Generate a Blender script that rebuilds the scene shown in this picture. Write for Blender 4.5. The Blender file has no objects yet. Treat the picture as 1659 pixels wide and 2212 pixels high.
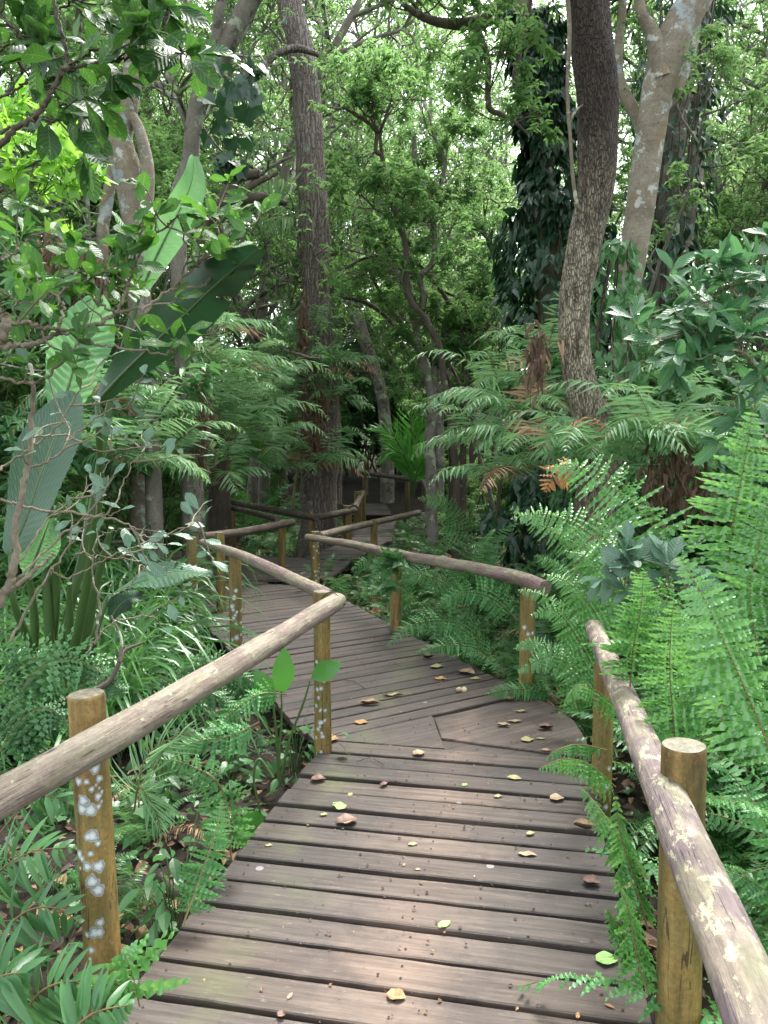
import bpy, math, random
import numpy as np
from mathutils import Vector, Matrix
S = bpy.context.scene
COL = S.collection
RA = math.radians
# ---------------------------------------------------------------- camera
F = 1661.0                 # focal length in the 1659x2212 grid used for measuring
CX, CY, HOR = 829.5, 1106.0, 965.0
EYE = 1.6
PITCH = math.atan((CY-HOR)/F)
cam = bpy.data.cameras.new('camera'); camo = bpy.data.objects.new('camera', cam); COL.objects.link(camo)
camo.location = (0, 0, EYE); camo.rotation_euler = (math.pi/2-PITCH, 0, 0)
cam.sensor_fit = 'VERTICAL'; cam.sensor_height = 24.0; cam.lens = 24.0*F/2212.0
cam.clip_start = 0.05; cam.clip_end = 500
S.camera = camo
# ---------------------------------------------------------------- light
w = bpy.data.worlds.new('World'); S.world = w; w.use_nodes = True
nt = w.node_tree; nt.nodes.clear()
sky = nt.nodes.new('ShaderNodeTexSky'); sky.sky_type = 'NISHITA'; sky.sun_disc = False
SUN_EL, SUN_AZ = RA(62), RA(25)
sky.sun_elevation = SUN_EL; sky.sun_rotation = SUN_AZ; sky.air_density = 1.0; sky.dust_density = 3.0
hs = nt.nodes.new('ShaderNodeHueSaturation'); hs.inputs['Saturation'].default_value = 0.30
bg = nt.nodes.new('ShaderNodeBackground'); bg.inputs['Strength'].default_value = 0.15
wo = nt.nodes.new('ShaderNodeOutputWorld')
nt.links.new(sky.outputs[0], hs.inputs['Color']); nt.links.new(hs.outputs[0], bg.inputs[0]); nt.links.new(bg.outputs[0], wo.inputs[0])
sun = bpy.data.lights.new('sun', 'SUN'); suno = bpy.data.objects.new('sun', sun); COL.objects.link(suno)
sun.energy = 1.3; sun.angle = RA(20); sun.color = (1.0, 0.96, 0.9)
sd = Vector((math.sin(SUN_AZ)*math.cos(SUN_EL), math.cos(SUN_AZ)*math.cos(SUN_EL), math.sin(SUN_EL)))
suno.rotation_euler = sd.to_track_quat('Z', 'Y').to_euler(); suno.location = (0, 0, 30)
S.view_settings.view_transform = 'Standard'; S.view_settings.look = 'None'; S.view_settings.gamma = 1
S.view_settings.exposure = 2.5
S.cycles.max_bounces = 7; S.cycles.diffuse_bounces = 5; S.cycles.glossy_bounces = 2; S.cycles.transmission_bounces = 4
S.cycles.transparent_max_bounces = 4
# ---------------------------------------------------------------- pixel <-> world
cp, sp = math.cos(PITCH), math.sin(PITCH)
def ray(x, y):
    a, b = (x-CX)/F, -(y-CY)/F
    return np.array([a, cp + b*sp, -sp + b*cp])
def at(x, y, Y):           # point seen at (x,y) standing Y metres in front of the eye
    r = ray(x, y); return np.array([0, 0, EYE]) + r*(Y/r[1])
def gp(x, y, z=0.0):       # point at height z seen at (x,y)
    r = ray(x, y); t = (z-EYE)/r[2]; return np.array([0, 0, EYE]) + r*t
def pxw(wpx, Y): return wpx/F*Y
def smooth(t): return t*t*(3-2*t)
GZ = -0.32
def ground_z(x, y):
    x = np.asarray(x, float); y = np.asarray(y, float)
    n = 0.05*np.sin(x*1.7+0.6*y)+0.04*np.sin(y*1.3-x*0.9+2)+0.10*np.sin(x*0.31+1)*np.sin(y*0.23)
    rise = np.clip((y-15)/30, 0, 1.5)*1.6 + np.clip((np.abs(x)-6)/20, 0, 1)*0.8
    return GZ + n*np.clip((y*0+1), 0, 1) + rise
# ---------------------------------------------------------------- tags
def tag(o, label=None, cat=None, group=None, kind=None):
    if label: o['label'] = label
    if cat: o['category'] = cat
    if group: o['group'] = group
    if kind: o['kind'] = kind
    return o
def thing(name, label, cat, loc=(0, 0, 0), rz=0.0, group=None, s=1.0):
    o = bpy.data.objects.new(name, None); COL.objects.link(o); o.empty_display_size = 0.1
    o.location = tuple(float(v) for v in loc); o.rotation_euler = (0, 0, rz); o.scale = (s, s, s)
    return tag(o, label, cat, group)
def dup(root, loc, rz=0.0, s=1.0, label=None, group=None, tilt=(0, 0)):
    r = root.copy(); COL.objects.link(r); r.location = tuple(float(v) for v in loc)
    r.rotation_euler = (tilt[0], tilt[1], rz); r.scale = (s, s, s)
    if label: r['label'] = label
    if group: r['group'] = group
    for ch in KIDS.get(root.name, []):
        c = ch.copy(); COL.objects.link(c); c.parent = r
        for g in KIDS.get(ch.name, []):
            d = g.copy(); COL.objects.link(d); d.parent = c
    return r
KIDS = {}
# ---------------------------------------------------------------- mesh building
class Geo:
    def __init__(s): s.v = []; s.f = {3: [], 4: []}; s.uv = []; s.n = 0; s.big = []; s.col = []
    def add(s, v, f3=None, f4=None, uv=None, col=None):
        v = np.asarray(v, np.float32).reshape(-1, 3)
        if f3 is not None and len(f3): s.f[3].append(np.asarray(f3, np.int64).reshape(-1, 3)+s.n)
        if f4 is not None and len(f4): s.f[4].append(np.asarray(f4, np.int64).reshape(-1, 4)+s.n)
        s.v.append(v); s.uv.append(np.zeros((len(v), 2), np.float32) if uv is None else np.asarray(uv, np.float32).reshape(-1, 2))
        s.col.append(np.zeros(len(v), np.float32) if col is None else np.broadcast_to(np.asarray(col, np.float32), (len(v),)))
        s.n += len(v)
    def mesh(s, name, smooth=True):
        v = np.concatenate(s.v); uv = np.concatenate(s.uv); col = np.concatenate(s.col)
        f3 = np.concatenate(s.f[3]) if s.f[3] else np.zeros((0, 3), np.int64)
        f4 = np.concatenate(s.f[4]) if s.f[4] else np.zeros((0, 4), np.int64)
        me = bpy.data.meshes.new(name)
        me.vertices.add(len(v)); me.vertices.foreach_set('co', v.ravel())
        li = np.concatenate([f3.ravel(), f4.ravel()]).astype(np.int32)
        me.loops.add(len(li)); me.loops.foreach_set('vertex_index', li)
        st = np.concatenate([np.arange(len(f3))*3, len(f3)*3+np.arange(len(f4))*4]).astype(np.int32)
        me.polygons.add(len(st)); me.polygons.foreach_set('loop_start', st)
        me.polygons.foreach_set('use_smooth', np.full(len(st), smooth))
        me.update(calc_edges=True)
        l = me.uv_layers.new(name='UVMap'); l.data.foreach_set('uv', uv[li].ravel())
        a = me.attributes.new('mark', 'FLOAT', 'POINT'); a.data.foreach_set('value', col)
        me.validate(); return me
    def build(s, name, mat, parent=None, smooth=True):
        me = s.mesh(name, smooth); me.materials.append(mat)
        o = bpy.data.objects.new(name, me); COL.objects.link(o)
        if parent is not None:
            o.parent = parent; KIDS.setdefault(parent.name, []).append(o)
        return o
def nrm(a):
    a = np.asarray(a, float); l = np.linalg.norm(a, axis=-1, keepdims=True); return a/np.maximum(l, 1e-9)
def spline(P, n):
    P = np.asarray(P, float)
    if len(P) < 3: return P[0]+(P[-1]-P[0])*np.linspace(0, 1, n)[:, None]
    Q = np.vstack([2*P[0]-P[1], P, 2*P[-1]-P[-2]])
    t = np.linspace(0, len(P)-1, n); i = np.minimum(t.astype(int), len(P)-2); u = (t-i)[:, None]
    a, b, c, d = Q[i], Q[i+1], Q[i+2], Q[i+3]
    return 0.5*(2*b+(c-a)*u+(2*a-5*b+4*c-d)*u**2+(3*b-a-3*c+d)*u**3)
def frames(P):
    T = nrm(np.gradient(P, axis=0)); N = np.zeros_like(P)
    n = np.cross(T[0], [0.3, 0.9, 0.2]); n = n/np.linalg.norm(n)
    for i in range(len(P)):
        n = n-T[i]*np.dot(n, T[i]); n = n/max(np.linalg.norm(n), 1e-9); N[i] = n
    return T, N, np.cross(T, N)
def tube(G, P, R, sides=8, cap=True, bump=0.0, rng=None, fc=3.0, n=None, mark=None, flare=None):
    P = np.asarray(P, float); R = np.asarray(R, float)
    if n: 
        m = len(P); R = np.interp(np.linspace(0, m-1, n), np.arange(m), np.broadcast_to(R, (m,))); P = spline(P, n)
    R = np.broadcast_to(R, (len(P),))
    T, N, B = frames(P); a = np.linspace(0, 2*np.pi, sides+1)
    s = np.concatenate([[0], np.cumsum(np.linalg.norm(np.diff(P, axis=0), axis=1))])
    rad = np.repeat(R[:, None], sides+1, 1)
    if bump and rng is not None:
        h = np.zeros_like(rad)
        for k in range(6):
            f1 = rng.integers(1, 5); f2 = rng.uniform(.5, 2)*fc; ph = rng.uniform(0, 6.28)
            h += np.sin(f1*a[None]+f2*s[:, None]+ph)*np.sin(f2*.7*s[:, None]+ph*2)/(1+.3*f1)
        rad = rad*(1+bump*h)
    V = P[:, None]+rad[..., None]*(np.cos(a)[None, :, None]*N[:, None]+np.sin(a)[None, :, None]*B[:, None])
    m, k = len(P), sides+1
    i, j = np.meshgrid(np.arange(m-1), np.arange(sides), indexing='ij'); q = (i*k+j).ravel()
    f4 = np.stack([q, q+1, q+k+1, q+k], 1)
    uv = np.stack(np.broadcast_arrays((a/(2*np.pi))[None], s[:, None]), -1)
    col = None
    if mark is not None: col = mark(uv.reshape(-1, 2), V.reshape(-1, 3))
    G.add(V, f4=f4, uv=uv, col=col)
    if cap:
        for e, sg in ((0, -1), (m-1, 1)):
            ring = V[e]; c = P[e]+T[e]*sg*R[e]*0.08
            vv = np.vstack([ring, c[None]]); jj = np.arange(sides)
            ff = np.stack([jj, jj+1, np.full(sides, k)], 1) if sg > 0 else np.stack([jj+1, jj, np.full(sides, k)], 1)
            uu = np.stack([np.r_[np.cos(a), 0]*.5, np.r_[np.sin(a), 0]*.5+50], 1)
            G.add(vv, f3=ff, uv=uu)
def inst(G, T, O, X, Y, Z):           # place a template (verts, f3, f4, uv) many times
    tv, f3, f4, uv = T; O = np.asarray(O, float); n = len(O)
    if n == 0: return
    V = O[:, None]+tv[None, :, 0:1]*X[:, None]+tv[None, :, 1:2]*Y[:, None]+tv[None, :, 2:3]*Z[:, None]
    off = (np.arange(n)*len(tv))[:, None, None]
    G.add(V, f3=(f3[None]+off).reshape(-1, 3) if len(f3) else None, f4=(f4[None]+off).reshape(-1, 4) if len(f4) else None,
          uv=np.tile(uv, (n, 1)))
def blade(ns, wf, fold=0.25, bend=0.2, wave=0.0, nw=5, wamp=0.0):
    """strip leaf, x 0..1 along, y -1..1 across (times wf), 3 verts across"""
    v, uv = [], []
    for i in range(ns+1):
        t = i/ns; wd = wf(t)
        z = -bend*t*t
        for c in (-1, 0, 1):
            e = 1+wamp*math.sin(nw*2*math.pi*t+(0.6 if c > 0 else 0)) if c else 1
            v.append((t, c*wd*e, z+abs(c)*wd*fold+(wave*wd*math.cos(nw*2*math.pi*t+c) if c else 0)))
            uv.append((c, t))
    v = np.array(v); uv = np.array(uv)
    f4 = []
    for i in range(ns):
        b = 3*i; f4 += [(b, b+3, b+4, b+1), (b+1, b+4, b+5, b+2)]
    return v, np.zeros((0, 3), int), np.array(f4), uv
EMP3 = np.zeros((0, 3), int)
def small_leaf(fold=0.2, bend=0.15):
    v = np.array([(0, 0, 0), (.33, 1, fold), (.33, 0, -.0), (.33, -1, fold), (.7, .75, fold*.7-bend*.5), (.7, 0, -bend*.5), (.7, -.75, fold*.7-bend*.5), (1, 0, -bend)])
    f3 = np.array([(0, 2, 1), (0, 3, 2), (4, 5, 7), (5, 6, 7)]); f4 = np.array([(1, 2, 5, 4), (2, 3, 6, 5)])
    uv = v[:, [1, 0]]; return v, f3, f4, uv
def tiny_leaf():
    v = np.array([(0, 0, 0), (.45, 1, .25), (1, 0, -.12), (.45, -1, .25)]); return v, np.array([(0, 3, 2), (0, 2, 1)]), np.zeros((0, 4), int), v[:, [1, 0]]
T_SMALL, T_TINY = small_leaf(), tiny_leaf()
ell = lambda t: max(math.sin(math.pi*min(t, 1))**0.8, 0.0)
lan = lambda t: (math.sin(math.pi*t**0.75))**0.9 if 0 < t < 1 else 0.02
obo = lambda t: (math.sin(math.pi*t**1.5))**0.75*(1) if 0 < t < 1 else 0.03
T_OBO = blade(8, obo, .12, .22, .10, 2.5)
T_LAN = blade(5, lan, .22, .25)
T_BIG = blade(10, ell, .15, .18, .06, 2)
pin = lambda t: (0.55+.45*min(t*6, 1))*(1-t**2.2)**0.7 if t < 1 else 0.02
T_PIN = blade(16, pin, .12, .16, .85, 4.6, .28)       # wavy sword-fern leaflet
T_PINL = blade(6, pin, .15, .16, .35, 2.6, .2)
T_PALM = blade(5, lambda t: (min(t*7, 1)*.85+.15)*(1-t**2.6)**.8 if t < 1 else .02, .4, .22)
def ivy_t():
    o = [(0, 0), (-.12, .5), (.1, .75), (.35, .55), (.55, .72), (.7, .35), (1.05, 0), (.7, -.35), (.55, -.72), (.35, -.55), (.1, -.75), (-.12, -.5)]
    v = [(.25, 0, -.03)]+[(x, y, .12*abs(y)-.12*x*x) for x, y in o]; n = len(o)
    return np.array(v), np.array([(0, 1+(i+1) % n, 1+i) for i in range(n)]), np.zeros((0, 4), int), np.array([(y, x) for x, y, z in v])
T_IVY = ivy_t()
def heart_t():
    o = [(.06, 0), (-.15, .3), (-.1, .6), (.2, .68), (.6, .4), (1.05, 0), (.6, -.4), (.2, -.68), (-.1, -.6), (-.15, -.3)]
    v = [(.3, 0, -.06)]+[(x, y, .14*abs(y)-.2*x*x) for x, y in o]; n = len(o)
    return np.array(v), np.array([(0, 1+(i+1) % n, 1+i) for i in range(n)]), np.zeros((0, 4), int), np.array([(y, x) for x, y, z in v])
T_HEART = heart_t()
def basis(D, up, rng=None, roll=0.0):
    D = nrm(D); U = np.broadcast_to(np.asarray(up, float), D.shape)
    if rng is not None: U = U+rng.normal(0, roll, D.shape)
    Y = nrm(np.cross(U, D)); Z = np.cross(D, Y); return D, Y, Z
def leaves(G, T, O, D, L, Wd, rng, up=(0, 0, 1), roll=0.35):
    O = np.asarray(O, float); n = len(O); D, Y, Z = basis(D, up, rng, roll)
    L = np.broadcast_to(L, (n,))[:, None]; Wd = np.broadcast_to(Wd, (n,))[:, None]
    inst(G, T, O, D*L, Y*Wd, Z*L*0.9 if T not in (0,) else Z)
# ---------------------------------------------------------------- materials
def lin(h):
    h = h.lstrip('#'); c = [int(h[i:i+2], 16)/255 for i in (0, 2, 4)]
    return tuple((x/12.92 if x <= .04045 else ((x+.055)/1.055)**2.4) for x in c)+(1,)
class NT:
    def __init__(s, name):
        s.m = bpy.data.materials.new(name); s.m.use_nodes = True; s.t = s.m.node_tree; s.t.nodes.clear()
        s.out = s.t.nodes.new('ShaderNodeOutputMaterial')
    def n(s, typ, props=None, **ins):
        nd = s.t.nodes.new('ShaderNode'+typ)
        for k, v in (props or {}).items(): setattr(nd, k, v)
        for k, v in ins.items():
            k = k.replace('_', ' ')
            if k.isdigit(): sk = nd.inputs[int(k)]
            else: sk = nd.inputs[k]
            if isinstance(v, bpy.types.NodeSocket): s.t.links.new(v, sk)
            elif isinstance(v, bpy.types.Node): s.t.links.new(v.outputs[0], sk)
            else: sk.default_value = v
        return nd
    def ramp(s, fac, stops, interp='LINEAR'):
        nd = s.t.nodes.new('ShaderNodeValToRGB'); cr = nd.color_ramp; cr.interpolation = interp
        while len(cr.elements) < len(stops): cr.elements.new(0.5)
        for e, (p, c) in zip(cr.elements, stops): e.position = p; e.color = c if len(c) == 4 else tuple(c)+(1,)
        s.t.links.new(fac if isinstance(fac, bpy.types.NodeSocket) else fac.outputs[0], nd.inputs[0]); return nd.outputs[0]
    def mix(s, fac, a, b, typ='MIX'):
        nd = s.t.nodes.new('ShaderNodeMix'); nd.data_type = 'RGBA'; nd.blend_type = typ
        for k, v in ((0, fac), (6, a), (7, b)):
            if isinstance(v, bpy.types.Node): v = v.outputs[0]
            if isinstance(v, bpy.types.NodeSocket): s.t.links.new(v, nd.inputs[k])
            else: nd.inputs[k].default_value = v
        return nd.outputs[2]
    def math(s, op, a, b=0.0, c=0.0):
        nd = s.t.nodes.new('ShaderNodeMath'); nd.operation = op
        for k, v in enumerate((a, b, c)):
            if isinstance(v, bpy.types.Node): v = v.outputs[0]
            if isinstance(v, bpy.types.NodeSocket): s.t.links.new(v, nd.inputs[k])
            else: nd.inputs[k].default_value = v
        return nd.outputs[0]
    def noise(s, vec, scale, detail=4, rough=.6):
        return s.n('TexNoise', Vector=vec, Scale=scale, Detail=detail, Roughness=rough).outputs[0]
    def mapped(s, vec, sc=(1, 1, 1), loc=(0, 0, 0)):
        return s.n('Mapping', Vector=vec, Scale=sc, Location=loc).outputs[0]
    def done(s, sh):
        s.t.links.new(sh.outputs[0], s.out.inputs[0]); return s.m
BK = (0, 0, 0, 1); WH = (1, 1, 1, 1)
def leaf_mat(name, c1, c2, tr=None, rough=.38, tfac=.35, veins=0, var=.5, spots=None, spec=.5, dead=0.0):
    M = NT(name); geo = M.n('NewGeometry'); oi = M.n('ObjectInfo'); uvn = M.n('UVMap')
    sep = M.n('SeparateXYZ', Vector=uvn.outputs[0]); u, v = sep.outputs[0], sep.outputs[1]
    r = M.math('ADD', M.math('MULTIPLY', geo.outputs['Random Per Island'], .65), M.math('MULTIPLY', oi.outputs['Random'], .35))
    c = M.ramp(r, [(0.05, lin(c1)), (.95, lin(c2))])
    if dead:
        c = M.mix(M.math('GREATER_THAN', geo.outputs['Random Per Island'], 1-dead), c, lin('#6b5a34'))
    ns = M.noise(M.n('TexCoord').outputs['Object'], 9, 2)
    c = M.mix(M.math('MULTIPLY', ns, .35), c, lin(c2))
    bump = None
    au = M.math('ABSOLUTE', u)
    if veins:
        mid = M.math('LESS_THAN', au, .055)
        wv = M.math('SINE', M.math('MULTIPLY', M.math('SUBTRACT', v, M.math('MULTIPLY', au, .22)), veins*6.283))
        vl = M.math('MULTIPLY', M.math('GREATER_THAN', wv, .86), .5)
        c = M.mix(M.math('MULTIPLY', M.math('MAXIMUM', mid, vl), .45), c, M.mix(.5, c, lin('#b9cf86')))
        bump = M.n('Bump', Height=wv, Strength=.25, Distance=.004)
    if spots:
        vo = M.n('TexVoronoi', Vector=M.mapped(M.n('TexCoord').outputs['Object'], (38, 38, 38)), Scale=1.0)
        sp_ = M.math('LESS_THAN', vo.outputs[0], .2)
        c = M.mix(M.math('MULTIPLY', sp_, .75), c, lin(spots))
    P = M.n('BsdfPrincipled', Base_Color=c, Roughness=rough)
    P.inputs['Specular IOR Level'].default_value = spec
    if bump: M.t.links.new(bump.outputs[0], P.inputs['Normal'])
    tc = M.mix(.5, c, lin(tr), 'MIX') if tr else c
    Tn = M.n('BsdfTranslucent', Color=tc)
    return M.done(M.n('MixShader', **{'0': tfac, '1': P, '2': Tn}))
def bark_mat(name, cols, vscale=(14, 14, 2.2), bump=.6, lichen=None, lsc=3.0, lth=.55, fine=60, rough=.9, rings=0.0, pits=0.0, zfade=None, crack=None, bd=.03):
    M = NT(name); tc = M.n('TexCoord').outputs['Object']
    a = M.noise(M.mapped(tc, vscale), 1.0, 8, .7)
    b = M.noise(tc, 1.6, 4, .6); f = M.noise(tc, fine, 3, .7)
    c = M.ramp(a, [(.25, lin(cols[0])), (.5, lin(cols[1])), (.75, lin(cols[2]))])
    c = M.mix(M.math('MULTIPLY', b, .45), c, lin(cols[1]))
    c = M.mix(.35, c, M.ramp(f, [(.3, (.15, .15, .15)), (.7, (.9, .9, .9))]), 'OVERLAY')
    h = M.math('ADD', M.math('MULTIPLY', a, .8), M.math('MULTIPLY', f, .2))
    if zfade:
        z = M.n('SeparateXYZ', Vector=tc).outputs[2]
        fz = M.ramp(M.math('ADD', M.math('MULTIPLY', M.math('SUBTRACT', z, zfade[0]), 1/(zfade[1]-zfade[0])), M.math('MULTIPLY', M.math('SUBTRACT', b, .5), 1.2)), [(0, BK), (1, WH)])
        c2 = M.ramp(a, [(.38, lin(zfade[2])), (.62, lin(zfade[3]))]); c = M.mix(fz, c, c2)
    if crack:
        wv = M.n('VectorMath', {'operation': 'ADD'}, **{'0': M.mapped(tc, crack), '1': M.n('VectorMath', {'operation': 'SCALE'}, **{'0': M.n('TexNoise', Vector=tc, Scale=9.0, Detail=3.0).outputs[1], 'Scale': 1.6}).outputs[0]}).outputs[0]
        vo = M.n('TexVoronoi', {'feature': 'DISTANCE_TO_EDGE'}, Vector=wv, Scale=1.0).outputs[0]
        ck = M.ramp(vo, [(.01, BK), (.16, WH)]); c = M.mix(M.math('MULTIPLY', M.math('SUBTRACT', 1.0, ck), .36), c, lin(cols[0])); h = M.math('ADD', M.math('MULTIPLY', h, .5), M.math('MULTIPLY', ck, .9))
    if lichen:
        for k, lc in enumerate(lichen):
            nn = M.noise(M.mapped(tc, (lsc*(1+k*.7),)*3, (k*7.3, 1, 2)), 1.0, 6, .62)
            c = M.mix(M.math('MULTIPLY', M.ramp(nn, [(lth, BK), (lth+.045, WH)]), .8), c, lin(lc))
    if rings:
        z = M.n('SeparateXYZ', Vector=tc).outputs[2]
        rr = M.noise(M.mapped(tc, (1.5, 1.5, 26)), 1.0, 4, .6)
        c = M.mix(M.math('MULTIPLY', M.ramp(rr, [(.52, BK), (.62, WH)]), rings), c, lin(cols[0]))
    if pits:
        vo = M.n('TexVoronoi', Vector=M.mapped(tc, (11, 11, 9)), Scale=1.0).outputs[0]
        pp = M.math('LESS_THAN', M.math('ADD', vo, M.math('MULTIPLY', M.noise(tc, 5.0, 3), .5)), .27); c = M.mix(M.math('MULTIPLY', pp, pits), c, lin('#1b1512'))
        h = M.math('SUBTRACT', h, M.math('MULTIPLY', pp, .8))
    bp = M.n('Bump', Height=h, Strength=bump, Distance=bd)
    P = M.n('BsdfPrincipled', Base_Color=c, Roughness=rough, Normal=bp)
    return M.done(P)

ORD = ['nearest', 'second nearest', 'third nearest', 'fourth nearest', 'fifth nearest', 'sixth nearest', 'seventh nearest', 'eighth nearest', 'ninth nearest', 'tenth nearest', 'eleventh nearest', 'twelfth nearest', 'thirteenth nearest', 'fourteenth nearest', 'fifteenth nearest', 'sixteenth nearest', 'seventeenth nearest', 'eighteenth nearest', 'nineteenth nearest', 'twentieth nearest']+['%s-%s nearest' % (t, o) for t in ('twenty', 'thirty', 'forty', 'fifty') for o in ('first', 'second', 'third', 'fourth', 'fifth', 'sixth', 'seventh', 'eighth', 'ninth')]
FARC = [(330, 'at the far left'), (600, 'left of the fissured trunk'), (800, 'near the fissured trunk'), (980, 'around the slender centre trees'), (1130, 'left of the creeper column'), (1340, 'behind the dark bent trunk'), (9999, 'at the far right')]
NEARC = [(-300, 'outside the left edge'), (190, 'left of the near left post'), (440, 'right of the near left post'), (720, 'left of the second post'), (930, 'right of the second post'), (1137, 'left of the middle right post'), (1300, 'right of the middle right post'), (1480, 'left of the near right post'), (1750, 'right of the near right post'), (9999, 'beyond the right edge')]
def to_px(x, y, z):
    q = np.array([x, y*cp-(z-EYE)*sp, y*sp+(z-EYE)*cp]); return CX+F*q[0]/max(q[1], .05), CY-F*q[2]/max(q[1], .05)
def relabel(objs, desc, cols):
    bins = {}
    for o in objs:
        x = to_px(*o.location)[0]; c = next(t for lim, t in cols if x < lim); bins.setdefault(c, []).append(o)
    for c, L in bins.items():
        L.sort(key=lambda o: o.location.y)
        for i, o in enumerate(L): o['label'] = ' '.join(('%s %s, %s' % (desc, c, ORD[i] if i < len(ORD) else 'farthest')).split()[:16])
# ================================================================ ground
def soil():
    M = NT('soil'); tc = M.n('TexCoord').outputs['Object']
    a = M.noise(tc, 3, 8, .7); b = M.noise(tc, 35, 6, .75)
    c = M.ramp(a, [(.3, lin('#1d1814')), (.55, lin('#33291f')), (.8, lin('#4a3b2c'))])
    c = M.mix(.5, c, M.ramp(b, [(.3, (.1, .1, .1)), (.7, (.8, .8, .8))]), 'OVERLAY')
    P = M.n('BsdfPrincipled', Base_Color=c, Roughness=.95, Normal=M.n('Bump', Height=M.math('ADD', a, b), Strength=.8, Distance=.05))
    return M.done(P)
M_SOIL = soil()
def litter_m():
    M = NT('leaf_litter'); g = M.n('NewGeometry').outputs['Random Per Island']
    c = M.ramp(g, [(0, lin('#2c211b')), (.3, lin('#4b382c')), (.55, lin('#6d5240')), (.75, lin('#7c5f42')), (.9, lin('#9a8058')), (1, lin('#a9985c'))])
    c = M.mix(M.math('MULTIPLY', M.noise(M.n('TexCoord').outputs['Object'], 40, 3), .5), c, lin('#3a2b22'))
    return M.done(M.n('BsdfPrincipled', Base_Color=c, Roughness=.7))
M_LIT = litter_m()
rng = np.random.default_rng(5)
def grid_ground():
    xs = np.unique(np.concatenate([np.linspace(-150, -14, 18), np.linspace(-14, 14, 150), np.linspace(14, 150, 18)]))
    ys = np.unique(np.concatenate([np.linspace(-60, -3, 10), np.linspace(-3, 20, 140), np.linspace(20, 200, 50)]))
    X, Y = np.meshgrid(xs, ys); Z = ground_z(X, Y)
    Z = Z+0.012*np.random.default_rng(1).normal(size=Z.shape)*(np.abs(X) < 14)
    n, m = X.shape; i, j = np.meshgrid(np.arange(n-1), np.arange(m-1), indexing='ij'); q = (i*m+j).ravel()
    G = Geo(); G.add(np.stack([X, Y, Z], -1), f4=np.stack([q, q+1, q+m+1, q+m], 1)); return G
tag(grid_ground().build('ground', M_SOIL), kind='structure')
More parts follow.
